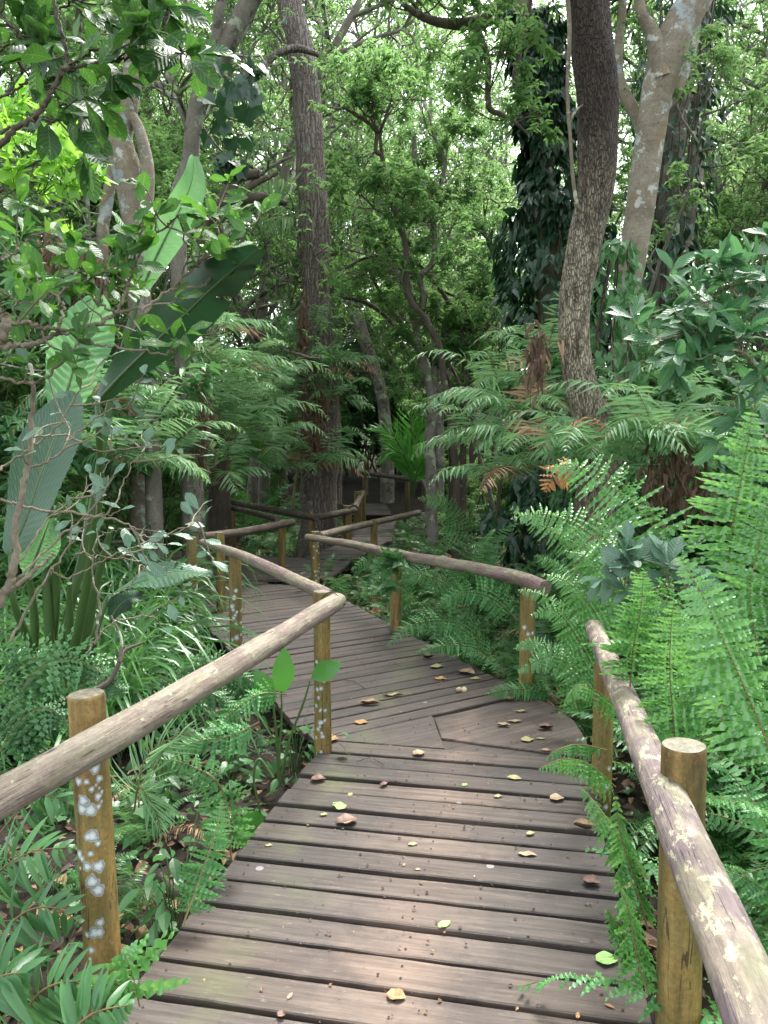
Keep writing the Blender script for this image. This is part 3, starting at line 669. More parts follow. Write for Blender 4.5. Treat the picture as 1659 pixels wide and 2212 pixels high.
# ================================================================ plant materials
L_FERN = leaf_mat('fern_green', '#2c5632', '#5c8f55', '#86b468', .36, .30)
L_FERNB = leaf_mat('fern_light', '#38703c', '#64a05c', '#98cc78', .36, .35, veins=0)
L_FERND = leaf_mat('fern_deep', '#28502e', '#4a7c48', '#70a456', .40, .32, dead=.015)
L_FEATH = leaf_mat('feather_green', '#4b7d50', '#82ad78', '#a6d286', .38, .40, spec=.6, dead=.03)
L_FEATD = leaf_mat('feather_dead', '#7b5a40', '#b08f70', '#b08f70', .7, .2)
L_CAN = leaf_mat('canopy_green', '#2c5630', '#659654', '#a4cc78', .34, .52)
L_CAN2 = leaf_mat('canopy_deep', '#35603a', '#68935a', '#a4cc7c', .32, .46)
L_CAN3 = leaf_mat('canopy_light', '#467446', '#7fa765', '#b4d888', .38, .55)
L_BUSH = leaf_mat('bush_glossy', '#1f4a20', '#3f752f', '#7cba44', .42, .36, veins=9, spots='#9dbb62', spec=.45)
L_BUSHG = leaf_mat('bush_greyish', '#41644c', '#638672', '#7fa98a', .36, .25, veins=9, spec=.6)
L_LIME = leaf_mat('lime_leaf', '#5f9a30', '#86bf44', '#b8e85c', .42, .45)
L_IVY = leaf_mat('ivy_dark', '#16331f', '#2f5537', '#3f6b3c', .34, .15, spec=.6)
L_SHR = leaf_mat('shrub_bluegreen', '#38663f', '#5c8f5b', '#7cb863', .42, .28, veins=8, spec=.5)
L_PALM = leaf_mat('palm_green', '#2f6a2b', '#4c8c3c', '#7dc34e', .33, .35, spec=.6)
L_GRASS = leaf_mat('grass_blade', '#28502c', '#4f7f44', '#83bb5c', .34, .3, spec=.6)
L_COVER = leaf_mat('cover_leaf', '#244c2c', '#4b7a44', '#7fb65a', .38, .3)
L_STRG = leaf_mat('wild_banana_green', '#4e8252', '#6fa56a', '#98d080', .30, .42, veins=30)
L_STRD = leaf_mat('wild_banana_dark', '#18391f', '#24482a', '#2f5a34', .45, .10)
L_STRS = leaf_mat('wild_banana_silver', '#2f4e3a', '#4c6e56', '#7aa682', .34, .22, veins=34, spec=.6)
Ms = NT('stalk'); M_STALK = Ms.done(Ms.n('BsdfPrincipled', Base_Color=lin('#3f5a2c'), Roughness=.45))
Ms = NT('fern_rachis'); M_RACH = Ms.done(Ms.n('BsdfPrincipled', Base_Color=lin('#6b5a34'), Roughness=.6))
B_MAIN = bark_mat('bark_fissured', ('#4e453f', '#7c7169', '#a1968c'), (16, 16, 1.6), 1.0, ('#9aa394',), 3.2, .60, crack=(20, 20, 2.0), bd=.035)
B_DARK = bark_mat('bark_rough_dark', ('#221b17', '#443830', '#6f6052'), (26, 26, 6), 1.0, None, fine=50, zfade=(4.1, 3.0, '#6b5f50', '#c2b79e'), crack=(62, 62, 15), bd=.03)
B_PALE = bark_mat('bark_pale_mottled', ('#5f5446', '#8f8575', '#aea595'), (4, 4, 6), .3, ('#adbbc0', '#8d7d62', '#c9cfca'), 2.6, .57, rings=.22, pits=.9)
B_GREY = bark_mat('bark_grey_speckled', ('#55514a', '#7a746a', '#979187'), (9, 9, 3), .5, ('#a9b39c', '#4d4a40'), 4.0, .57)
B_TWIG = bark_mat('bark_twig', ('#332c26', '#51483e', '#716657'), (9, 9, 3), .4, ('#8d957e',), 6, .6)
B_PALET = bark_mat('bark_pale_twig', ('#514a3e', '#736a59', '#938a76'), (9, 9, 3), .3, ('#b9bda8',), 6, .6)
B_GREEN = bark_mat('bark_mossy', ('#4a4a36', '#6f6f54', '#8d8c70'), (9, 9, 3), .4, ('#a0aa86',), 3, .55)
# ================================================================ helpers
def fan(n, rng): return rng.uniform(0, 2*np.pi, n)
def whorls(G, tips, dirs, rng, k=6, L=.11, Wr=.17, T=None, up=.2, droop=.3, jit=.25):
    T = T or T_SMALL; tips = np.asarray(tips); dirs = nrm(dirs); n = len(tips)
    a = rng.uniform(0, 6.28, (n, 1))+np.arange(k)[None]*(2*np.pi/k)+rng.normal(0, .3, (n, k))
    ax = nrm(dirs*.6+[0, 0, .6]); e1 = nrm(np.cross(ax, [.31, .2, .9])); e2 = np.cross(ax, e1)
    D = np.cos(a)[..., None]*e1[:, None]+np.sin(a)[..., None]*e2[:, None]+ax[:, None]*(up+rng.normal(0, .25, (n, k, 1)))+np.array([0, 0, -droop])
    O = tips[:, None]+rng.normal(0, .012, (n, k, 3))
    LL = L*rng.uniform(.6, 1.2, n*k)
    leaves(G, T, O.reshape(-1, 3), D.reshape(-1, 3), LL, LL*Wr, rng, roll=jit)
def grow(Gw, rng, p, d, L, r, lev, tips, dirs, kids=(6, 5, 3), wob=.25, upb=.12, ratio=.55):
    n = 6; P = [np.array(p, float)]; dd = nrm(np.array(d, float))
    for i in range(n):
        dd = nrm(dd+rng.normal(0, wob, 3)+[0, 0, upb]); P.append(P[-1]+dd*L/n)
    P = np.array(P); R = np.linspace(r, r*.45, n+1)
    tube(Gw, P, R, 6 if lev == 0 else (5 if lev == 1 else 4), cap=False)
    if lev >= len(kids):
        for q_ in (6, 4, 2): tips.append(P[q_]); dirs.append(dd)
        return
    for k in range(kids[lev]):
        t = rng.uniform(.3, 1.0); i = min(int(t*n), n-1); q = P[i]+(P[i+1]-P[i])*(t*n-i)
        ax = nrm(P[i+1]-P[i]); side = nrm(np.cross(ax, rng.normal(0, 1, 3)))
        grow(Gw, rng, q, ax*.55+side*.9, L*ratio*rng.uniform(.7, 1.2), r*.55, lev+1, tips, dirs, kids, wob, upb, ratio)
    tips.append(P[-1]); dirs.append(dd)
def make_tree(name, seed, H, r, base, nb, spread, leafmat, bark, label, cat='tree', kids=(6, 5), k=6, L=.12, Wr=.17, T=None, stems=1, lean=.12, loc=(0, 0, 0)):
    rng = np.random.default_rng(seed); Gw, Gl = Geo(), Geo(); tips, dirs = [], []
    for s_ in range(stems):
        a0 = rng.uniform(0, 6.28); ln = lean*(1 if stems == 1 else 2.2)
        n = 9; P = [np.array([math.cos(a0)*.08*(stems > 1), math.sin(a0)*.08*(stems > 1), -.2])]; d = np.array([math.cos(a0)*ln, math.sin(a0)*ln, 1])
        for i in range(n):
            d = nrm(d+rng.normal(0, .13, 3)+[0, 0, .1]); P.append(P[-1]+d*H/n)
        P = np.array(P); R = np.linspace(r*1.15, r*.35, n+1)
        tube(Gw, P, R, 9, cap=False, n=22, bump=.06, rng=rng)
        for b in range(nb):
            t = base+(1-base)*rng.uniform(0, 1)**.8; i = min(int(t*n), n-1); q = P[i]+(P[i+1]-P[i])*(t*n-i)
            a = rng.uniform(0, 6.28); grow(Gw, rng, q, (math.cos(a), math.sin(a), rng.uniform(-.05, .7)), spread*rng.uniform(.6, 1.1), r*.38, 0, tips, dirs, kids)
        tips.append(P[-1]); dirs.append(d)
    root = thing(name, label, cat, loc)
    Gw.build('trunk', bark, root)
    whorls(Gl, tips, dirs, rng, k=k, L=L, Wr=Wr, T=T); Gl.build('crown' if cat == 'tree' else 'foliage', leafmat, root, smooth=False)
    return root
def ptube(G, pts, d0, d1, wpx, sides=12, n=None, bump=.05, rng=None, end_ground=False):
    """trunk through measured pixels (base first): depth runs d0..d1; wpx = widths in px"""
    m = len(pts); D = np.linspace(d0, d1, m); P = [at(x, y, d) for (x, y), d in zip(pts, D)]
    R = [pxw(wv, d)/2 for wv, d in zip(np.interp(np.linspace(0, 1, m), np.linspace(0, 1, len(wpx)), wpx), D)]
    if end_ground:
        b = P[0].copy(); b[2] = float(ground_z(b[0], b[1]))-.15; P = [b]+P; R = [R[0]*1.25]+R
    tube(G, P, R, sides, cap=False, n=n or 8*m, bump=bump, rng=rng or LR); return np.array(P)
# ================================================================ ferns
def frond(Gl, Gr, P, plen, pw, npair, rng, T=T_PIN, twist=.35, up=(0, 0, 1), ang=.28, droop=.25, start=.12, prof=None, rr=.0035, n=26, lift=.1, tipl=.12):
    P = spline(P, n); T_ = nrm(np.gradient(P, axis=0)); L = np.concatenate([[0], np.cumsum(np.linalg.norm(np.diff(P, axis=0), axis=1))]); tt = L/L[-1]
    Nn = np.broadcast_to(np.asarray(up, float), T_.shape); Sd = nrm(np.cross(T_, Nn)); Nn = np.cross(Sd, T_)
    tube(Gr, P, np.linspace(rr, rr*.3, n), 5, cap=False)
    t = np.linspace(start, .995, npair); t = t+rng.normal(0, .15/npair, npair)
    ip = lambda A: np.stack([np.interp(t, tt, A[:, k]) for k in range(3)], 1)
    p, Tn, S_, N_ = ip(P), nrm(ip(T_)), nrm(ip(Sd)), nrm(ip(Nn))
    pr = prof(t) if prof else np.clip(np.minimum((t-start)/.18+.55, 1), 0, 1)*np.clip((1-t)**.62*1.35, tipl, 1)
    for sg in (-1, 1):
        a = ang+rng.normal(0, .09, npair)+.25*(t-.5)
        X = S_*sg*np.cos(a)[:, None]+Tn*np.sin(a)[:, None]+N_*(lift+rng.normal(0, .20, npair)+.25*np.sin(t*rng.uniform(5, 12)+rng.uniform(0, 6)))[:, None]+np.array([0, 0, -1])*(droop*(.7+.6*rng.random(npair)))[:, None]
        X = nrm(X); Y = nrm(np.cross(N_, X))*sg; Y = nrm(np.cross(N_, X)); Z = np.cross(X, Y)
        tw_ = sg*(twist+rng.normal(0, .22, npair))[:, None]; Y, Z = Y*np.cos(tw_)+Z*np.sin(tw_), Z*np.cos(tw_)-Y*np.sin(tw_)
        ll = (plen*pr*rng.uniform(.88, 1.1, npair))[:, None]; ww = pw*(.5+.5*pr)[:, None]
        keep = rng.random(npair) > .03
        inst(Gl, T, p[keep], (X*ll)[keep], (Y*ww)[keep], (Z*ll)[keep]*1)
# blade() z is a share of the length for bend but of the half-width for fold/wave, so scale it per template
def fit(T, ratio):
    v, a, b, uv = T; v = v.copy(); ns = v.shape[0]//3
    t = v[:, 0]; z = v[:, 2]; zmid = np.repeat(z[1::3], 3); v[:, 2] = zmid+(z-zmid)*ratio
    return v, a, b, uv
P_SW = fit(T_PIN, .11); P_SWL = fit(T_PINL, .11); P_PA = fit(T_PALM, .07); F_LAN = fit(T_LAN, .2); F_OBO = fit(T_OBO, .3); F_BIG = fit(T_BIG, .35); F_SM = T_SMALL
def fern_clump(name, seed, label, nfr, L, plen, pw, npair, mat, T, h=1.0, spread=1.0, ang=.28, droop=.25, cat='fern', start=.15, rr=.0035, tilt0=.55, sag=.9, dead=0):
    rng = np.random.default_rng(seed); root = thing(name, label, cat)
    for i in range(nfr):
        a = 2*np.pi*i/nfr+rng.normal(0, .45); l = L*rng.uniform(.5, 1.15); el = rng.uniform(tilt0*.8, 1.4)
        d = np.array([math.cos(a)*math.cos(el), math.sin(a)*math.cos(el), math.sin(el)]); P = [np.array([math.cos(a)*.03, math.sin(a)*.03, 0])]
        sg_ = rng.uniform(.7, 1.35); ns = 7; sd = np.array([-math.sin(a), math.cos(a), 0])*rng.normal(0, .06)
        for k in range(ns):
            P.append(P[-1]+d*l/ns); d = nrm(d+np.array([0, 0, -sag*sg_*.26*(k+1)/ns*2.2])+sd+np.array([math.cos(a), math.sin(a), 0])*.05)
        Gl, Gr = Geo(), Geo(); hz = np.array([math.cos(a), math.sin(a), 0])
        frond(Gl, Gr, P, plen*rng.uniform(.85, 1.1), pw, npair, rng, T, up=np.array([0, 0, 1])-hz*.2, ang=ang, droop=droop, start=start, rr=rr, n=20)
        m = L_FEATD if rng.random() < dead else mat
        f = Gl.build('frond', m, root); Gr.build('rachis', M_RACH if mat is not L_PALM else M_STALK, f)
    return root
FA = [fern_clump('sword_fern', 30+i, 'x', 11, .95, .115, .0085, 36, (L_FERN, L_FERN, L_FERND)[i], P_SWL, sag=(.9, 1.0, .8)[i], dead=.05) for i in range(3)]
FB = [fern_clump('sword_fern', 40+i, 'x', 9, 1.15, .15, .011, 40, (L_FERNB, L_FERN)[i], P_SW, sag=.85, tilt0=.7, dead=.05) for i in range(2)]
FT = [fern_clump('sword_fern', 45+i, 'x', 9, 1.65, .16, .0105, 48, L_FERNB, P_SW, sag=.62, tilt0=1.0) for i in range(2)]
FC = [fern_clump('feather_fern', 50+i, 'x', 9, 1.25, .30, .014, 20, L_FEATH, P_PA, sag=1.0, ang=.5, droop=.32, start=.22, tilt0=.35, dead=.06) for i in range(3)]
FP = [fern_clump('young_palm', 60+i, 'x', 8, 1.7, .33, .013, 38, L_PALM, P_PA, sag=.55, ang=.65, droop=.12, start=.2, cat='palm', rr=.007, tilt0=.8) for i in range(2)]
# grass tussock
def tussock(name, seed, n, L, wd, mat, label, sag=1.0):
    rng = np.random.default_rng(seed); root = thing(name, label, 'grass'); G = Geo()
    for i in range(n):
        a = rng.uniform(0, 6.28); l = L*rng.uniform(.5, 1.1); el = rng.uniform(.75, 1.5); ns = 9; hz = np.array([math.cos(a), math.sin(a), 0])
        d = hz*math.cos(el)+np.array([0, 0, math.sin(el)]); p = np.array([rng.normal(0, .07), rng.normal(0, .07), 0]); P = [p]
        for k in range(ns): P.append(P[-1]+d*l/ns); d = nrm(d+np.array([0, 0, -.085*sag*(k+1)])+hz*.04)
        P = np.array(P); t = np.linspace(0, 1, ns+1); wv = wd*np.sin(np.pi*np.clip(t*.9+.08, 0, 1))**.7; wv[-1] = .0005
        sd = nrm(np.cross(np.gradient(P, axis=0), hz+[0, 0, .3]+rng.normal(0, .3, 3))); mid = P+np.array([0, 0, -1])*wv[:, None]*.25
        V = np.stack([P-sd*wv[:, None], mid, P+sd*wv[:, None]], 1); b = 3*np.arange(ns)
        f4 = np.concatenate([np.stack([b, b+3, b+4, b+1], 1), np.stack([b+1, b+4, b+5, b+2], 1)])
        uv = np.stack(np.broadcast_arrays(np.array([-1, 0, 1.])[None], t[:, None]), -1); G.add(V, f4=f4, uv=uv)
    G.build('blades', mat, root); return root
GR = [tussock('grass_tussock', 70+i, (150, 60, 90)[i], (1.15, .6, .8)[i], (.008, .012, .006)[i], L_GRASS, 'x', (1.0, .9, .8)[i]) for i in range(3)]
# small ground herbs: heart leaves on stalks
def herb(name, seed, n, h, L, mat, T, label, Wr=.5, cat='plant'):
    rng = np.random.default_rng(seed); root = thing(name, label, cat); Gs, Gl = Geo(), Geo()
    a = rng.uniform(0, 6.28, n); rr_ = rng.uniform(.02, .28, n)*h/.3; hh = h*rng.uniform(.35, 1.1, n)
    tip = np.column_stack([np.cos(a)*rr_, np.sin(a)*rr_, hh])
    for i in range(n): tube(Gs, [[tip[i, 0]*.15, tip[i, 1]*.15, -.02], [tip[i, 0]*.45, tip[i, 1]*.45, hh[i]*.65], tip[i]], .0022, 4, cap=False, n=6)
    D = np.column_stack([np.cos(a), np.sin(a), rng.uniform(-.7, .2, n)]); LL = L*rng.uniform(.6, 1.15, n)
    leaves(Gl, T, tip, D, LL, LL*Wr, rng, roll=.35); Gs.build('stems', M_STALK, root); Gl.build('foliage', mat, root, smooth=False); return root
HB = [herb('leafy_herb', 80, 22, .26, .085, L_COVER, T_HEART, 'x', .8), herb('leafy_herb', 81, 26, .34, .11, L_COVER, F_LAN, 'x', .22), herb('leafy_herb', 82, 20, .22, .075, L_COVER, T_IVY, 'x', .95)]
# ================================================================ tree and shrub kinds
TRL = 'bright green tree with whorled leaves and dark crooked branches in the middle distance'
TK = [make_tree('forest_tree', 101, 8.5, .075, .18, 20, 1.9, L_CAN, B_TWIG, TRL, L=.095), make_tree('forest_tree', 102, 10, .09, .25, 22, 2.2, L_CAN, B_GREY, TRL, L=.095),
      make_tree('forest_tree', 103, 7.5, .06, .12, 16, 1.7, L_CAN2, B_TWIG, TRL, L=.10), make_tree('forest_tree', 104, 11, .10, .30, 20, 2.5, L_CAN3, B_GREY, TRL, L=.10),
      make_tree('forest_tree', 105, 8, .05, .15, 9, 1.6, L_CAN, B_GREY, TRL, stems=3)]
SK = [make_tree('shrub', 111, 2.3, .022, .15, 7, .9, L_CAN3, B_TWIG, 'x', 'shrub', kids=(4, 3), L=.11, stems=3), make_tree('shrub', 112, 2.8, .02, .1, 7, 1.0, L_SHR, B_TWIG, 'x', 'shrub', kids=(4, 3), L=.14, Wr=.2, stems=2),
      make_tree('shrub', 113, 1.6, .014, .1, 7, .6, L_CAN, B_TWIG, 'x', 'shrub', kids=(3, 3), L=.09, stems=4)]
SP = [make_tree('sapling', 121+i, 6.5, .034, .45, 7, .8, (L_CAN, L_CAN3, L_CAN)[i], (B_PALET, B_GREY, B_TWIG)[i], 'x', 'sapling', kids=(4, 3), L=.09, lean=.25) for i in range(3)]
path = np.array([(0., -3), (.0, 2.2), (.38, 4.1), (-1.2, 7.6), (-2.0, 9.6), (-1.6, 10.8), (-.7, 12), (-.35, 14), (-.3, 18), (-.5, 24), (-.6, 31)])
arm = np.array([(-1.6, 10.6), (-3.6, 11.3)])
def dpath(x, y):
    best = 9e9
    for Q in (path, arm):
        for a, b in zip(Q[:-1], Q[1:]):
            ab = b-a; t = np.clip(np.dot(np.array([x, y])-a, ab)/np.dot(ab, ab), 0, 1); best = min(best, np.hypot(*(np.array([x, y])-a-ab*t)))
    return best
PR = np.random.default_rng(77)
placed = {}
DESC = {'tall tree left behind the fissured trunk': 'tall green tree', 'small feathery fern beside the far boardwalk': 'small feathery fern', 'tall forest tree filling the gap above the path': 'tall canopy tree', 'tall shrub closing the view at the end of the boardwalk': 'tall shrub beyond the boardwalk end', 'tall sword fern with upright fronds behind the near right handrail': 'tall upright sword fern', 'low sword fern hugging the far boardwalk': 'low fern by the far boardwalk', 'mid-green sword fern packed in the bank right of the second boardwalk stretch': 'sword fern packed in the bank', 'tall sword fern arching among the ferns behind the log handrail at right': 'arching sword fern',
 'bright sword fern crowding the outer side of the near right handrail': 'bright sword fern', 'low sword fern under the near right handrail with leaflets hanging over the plank ends': 'low sword fern under the handrail',
 'small sword fern on the dark soil left of the near planks': 'small sword fern on dark soil', 'small leafy herb on dark litter left of the near planks': 'small leafy herb on dark litter', 'sword fern in the shady thicket left of the boardwalk': 'shaded sword fern in the left thicket',
 'leafy herb in the thicket beside the left handrail': 'thicket herb', 'tussock of long arching grass blades behind the left handrail': 'long-bladed grass tussock behind the handrail', 'low tuft of broad grass blades in the bottom-left corner': 'low broad-bladed grass tuft',
 'feathery fern of silvery green fronds in the undergrowth behind the bend': 'silvery feathery fern', 'sword fern in the undergrowth beyond the first bend': 'undergrowth sword fern', 'young palm with long pinnate fronds deep in the forest': 'young palm with pinnate fronds',
 'leafy shrub in the forest undergrowth of the middle distance': 'undergrowth shrub', 'leafy shrub standing in the thicket at the side of the boardwalk': 'shrub in the thicket beside the boardwalk', 'bright green tree with whorled leaves and dark crooked branches in the middle distance': 'crooked tree with whorled bright leaves',
 'green forest tree with a slender trunk far behind the bend': 'far slender forest tree'}
def scatter(kinds, n, yr, xf, smin, smax, clear, label, group, zoff=-.03, cond=None, mind=.35, tilt=.08, k0=None):
    global PR
    PR = np.random.default_rng(sum(ord(q)*(i+3) for i, q in enumerate(group)) % 99991)
    pts = []; tries = 0; made = []; desc = DESC.get(label)
    while len(pts) < n and tries < n*60:
        tries += 1
        y = PR.uniform(*yr); x = PR.uniform(*xf(y))
        if dpath(x, y) < clear: continue
        if cond and not cond(x, y): continue
        if any((x-a)**2+(y-b)**2 < mind**2 for a, b in pts[-140:]): continue
        pts.append((x, y)); s = PR.uniform(smin, smax)
        kd = kinds[PR.integers(len(kinds))]
        z = float(ground_z(x, y))+zoff
        key = kd.name
        rz = PR.uniform(0, 6.28); tl = (PR.normal(0, tilt), PR.normal(0, tilt))
        if key not in placed:
            placed[key] = 1; kd.location = (x, y, z); kd.rotation_euler = (tl[0], tl[1], rz); kd.scale = (s, s, s); kd['label'] = label; kd['group'] = group; made.append(kd)
        else: made.append(dup(kd, (x, y, z), rz, s, label, group, tl))
    relabel([o for o in made], desc or label, NEARC if yr[1] <= 12 else FARC)
    return pts
def openc(x, y):            # keep the sight line along the boardwalk and to the traced trunks clear
    px = CX+F*x/y; return not ((520 < px < 1160 and y < 14.6) or (690 < px < 960 and y < 20))
fanx = lambda m=.62, a=.8: (lambda y: (-m*y-a, m*y+a))
# ---- ferns right of the bend and along the right edge
RBx = lambda y: 1.09-.425*(y-4.22)
scatter(FA, 60, (4.4, 12), lambda y: (RBx(y)+.30, 4.5), .60, .85, .92, 'mid-green sword fern packed in the bank right of the second boardwalk stretch', 'sword ferns right of the bend', cond=lambda x, y: x-RBx(y) < 1.9, mind=.27)
scatter(FA+FB, 36, (4.0, 9), lambda y: (RBx(y)+1.4, 4.8), .95, 1.35, 1.2, 'tall sword fern arching among the ferns behind the log handrail at right', 'tall ferns at right', mind=.5)
scatter(FB+FB+FA, 46, (1.5, 4.4), lambda y: (.78+.2*y, 3.4), .75, 1.15, 1.05, 'bright sword fern crowding the outer side of the near right handrail', 'ferns beside the near right handrail', mind=.24)
scatter(FT, 20, (2.0, 4.8), lambda y: (1.15+.2*y, 3.3), .75, 1.1, 1.25, 'tall sword fern with upright fronds behind the near right handrail', 'tall ferns behind the near right handrail', mind=.35, k0=1)
scatter(FA, 10, (1.6, 4.0), lambda y: (.60+.16*y+.22, .60+.16*y+.55), .45, .6, .85, 'low sword fern under the near right handrail with leaflets hanging over the plank ends', 'ferns under the near right handrail', mind=.25)
# ---- low cover at left of the deck
LAx = lambda y: -.30-.235*(4.1-y)
scatter(FA, 22, (2.3, 4.3), lambda y: (-3.2, LAx(y)-.28), .30, .50, .80, 'small sword fern on the dark soil left of the near planks', 'small ferns left of the near planks', mind=.3)
scatter(HB, 34, (2.0, 4.6), lambda y: (-3.6, LAx(y)-.16), .7, 1.2, .80, 'small leafy herb on dark litter left of the near planks', 'herbs left of the near planks', mind=.2)
scatter(FA, 24, (4.3, 9), lambda y: (-6, -1.9-.2*(y-4.3)), .6, .95, 1.15, 'sword fern in the shady thicket left of the boardwalk', 'ferns left of the boardwalk', mind=.4)
scatter(HB, 50, (4.0, 9), lambda y: (-5, -1.0-.42*(y-4.2)), 1.0, 1.6, .85, 'leafy herb in the thicket beside the left handrail', 'herbs beside the left handrail', mind=.25)
scatter(GR[:1], 16, (4.6, 7.6), lambda y: (-3.0-.15*(y-4.6), -1.65-.22*(y-4.6)), 1.2, 1.6, 1.15, 'tussock of long arching grass blades behind the left handrail', 'grass tussocks behind the left handrail', mind=.3)
scatter(GR[1:], 16, (1.55, 2.6), lambda y: (-1.75, -.62*y-.02), .55, .85, .8, 'low tuft of broad grass blades in the bottom-left corner', 'grass tufts in the bottom-left corner', mind=.16, zoff=-.02)
# ---- middle distance
scatter(FC, 46, (7.5, 20), fanx(.6, 1), .8, 1.3, 1.4, 'feathery fern of silvery green fronds in the undergrowth behind the bend', 'feathery ferns in the undergrowth', cond=lambda x, y: openc(x, y) and not (x > RBx(y)-.2 and x < RBx(y)+1.0 and y < 10), mind=.6)
scatter(FA, 30, (9, 20), fanx(.6, 1), .8, 1.4, 1.15, 'sword fern in the undergrowth beyond the first bend', 'ferns beyond the first bend', mind=.5)
scatter(FP, 12, (12, 26), fanx(.5, 1), .9, 1.4, 1.5, 'young palm with long pinnate fronds deep in the forest', 'young palms deep in the forest', mind=1)
scatter([SK[0], SK[2]], 44, (9, 30), fanx(.62, 1.5), .7, 1.5, 1.5, 'leafy shrub in the forest undergrowth of the middle distance', 'undergrowth shrubs', mind=.6, cond=openc)
scatter(SK, 22, (6.5, 10), lambda y: (-6.5, -3.2) if PR.random() < .5 else (2.8, 6.5), .9, 1.4, 1.5, 'leafy shrub standing in the thicket at the side of the boardwalk', 'shrubs at the side of the boardwalk', mind=.6)
scatter(TK, 20, (9.5, 16), lambda y: (-.7*y-1, -.36*y) if PR.random() < .5 else (.44*y, .72*y+1), .8, 1.15, 1.6, TRL, 'whorled-leaf trees in the middle distance', mind=.9, tilt=.05)
scatter(FC, 14, (12.8, 19), lambda y: (-2.4, -1.1) if PR.random() < .4 else (.95, 2.4), .6, .8, .9, 'small feathery fern beside the far boardwalk', 'feathery ferns beside the far boardwalk', mind=.6)
scatter(FA, 46, (11, 17), lambda y: (-2.6, 2.6), .5, .8, .66, 'low sword fern hugging the far boardwalk', 'ferns along the far boardwalk', mind=.3)
scatter(TK, 28, (18, 34), fanx(.6, 2), .8, 1.35, 2.0, 'green forest tree with a slender trunk far behind the bend', 'slender trees far behind', mind=1.2, tilt=.05)
scatter([TK[1], TK[3]], 4, (14.7, 19), lambda y: (-.26*y, -.15*y), 1.2, 1.5, 1.6, 'tall tree left behind the fissured trunk', 'tall trees behind the fissured trunk', mind=.5, tilt=.05)
scatter([TK[1], TK[3]], 6, (17, 26), lambda y: (-.22*y, .26*y), 1.15, 1.5, 1.6, 'tall forest tree filling the gap above the path', 'tall trees above the path', mind=1.0, tilt=.05)
scatter(SP, 34, (13, 24), lambda y: (-.07*y, .2*y), .8, 1.3, 1.2, 'thin pale sapling', 'thin pale saplings in the centre', mind=.4, tilt=.14)
scatter(SP, 16, (9, 20), lambda y: (-.5*y, -.12*y) if PR.random() < .5 else (.2*y, .5*y), .8, 1.3, 1.4, 'thin grey sapling', 'thin saplings at the sides', mind=.6, tilt=.14)
scatter(SK, 26, (25, 33), lambda y: (-7, 6), 1.5, 2.3, .1, 'tall shrub closing the view at the end of the boardwalk', 'shrubs closing the end of the boardwalk', mind=.9)
# ---- far wood
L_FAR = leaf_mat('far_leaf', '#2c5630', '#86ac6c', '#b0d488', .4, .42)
def far_wood():
    rng = np.random.default_rng(9); G = Geo(); nc = 2300
    y = rng.uniform(32, 60, nc); x = rng.uniform(-1, 1, nc)*(y*.62+3); z = rng.uniform(0, 1, nc)**1.0*24+.6+(y-32)*.03
    C = np.column_stack([x, y, z]); k = 62
    O = (C[:, None]+rng.normal(0, 1, (nc, k, 3))*rng.uniform(.5, 1.1, (nc, 1, 1))*[1, 1, .7]).reshape(-1, 3)
    D = rng.normal(0, 1, (len(O), 3))*[1, 1, .5]+[0, 0, -.2]; LL = rng.uniform(.17, .32, len(O))
    leaves(G, T_TINY, O, D, LL, LL*.26, rng, roll=.5)
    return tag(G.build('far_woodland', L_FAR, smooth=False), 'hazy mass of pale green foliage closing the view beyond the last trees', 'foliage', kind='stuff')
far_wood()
# ---- litter and ground leaves
def litter():
    rng = np.random.default_rng(3); G = Geo(); n = 9000
    y = rng.uniform(1.2, 13, n); x = rng.uniform(-1, 1, n)*(y*.55+1)
    O = np.column_stack([x, y, ground_z(x, y)+rng.uniform(.005, .05, n)]); D = rng.normal(0, 1, (n, 3))*[1, 1, .25]; LL = rng.uniform(.035, .085, n)
    leaves(G, T_SMALL, O, D, LL, LL*rng.uniform(.25, .4, n), rng, roll=.35)
    tag(G.build('leaf_litter', M_LIT, smooth=False), 'brown dead leaves covering the dark forest soil', 'leaf litter', kind='stuff')
    G = Geo(); n = 9000; y = rng.uniform(1.2, 16, n); x = rng.uniform(-1, 1, n)*(y*.6+1)
    keep = (np.sin(x*2.3+y)+np.sin(y*1.9-x*1.4)+rng.normal(0, .7, n)) > .1; x, y = x[keep], y[keep]; n = len(x)
    O = np.column_stack([x, y, ground_z(x, y)+rng.uniform(.02, .12, n)]); a = rng.uniform(0, 6.28, n)
    LL = rng.uniform(.03, .07, n); leaves(G, T_HEART, O, np.column_stack([np.cos(a), np.sin(a), rng.normal(-.1, .3, n)]), LL, LL*.8, rng, roll=.4)
    tag(G.build('ground_cover', L_COVER, smooth=False), 'small creeping green leaves spread over the forest floor', 'ground cover', kind='stuff')
litter()
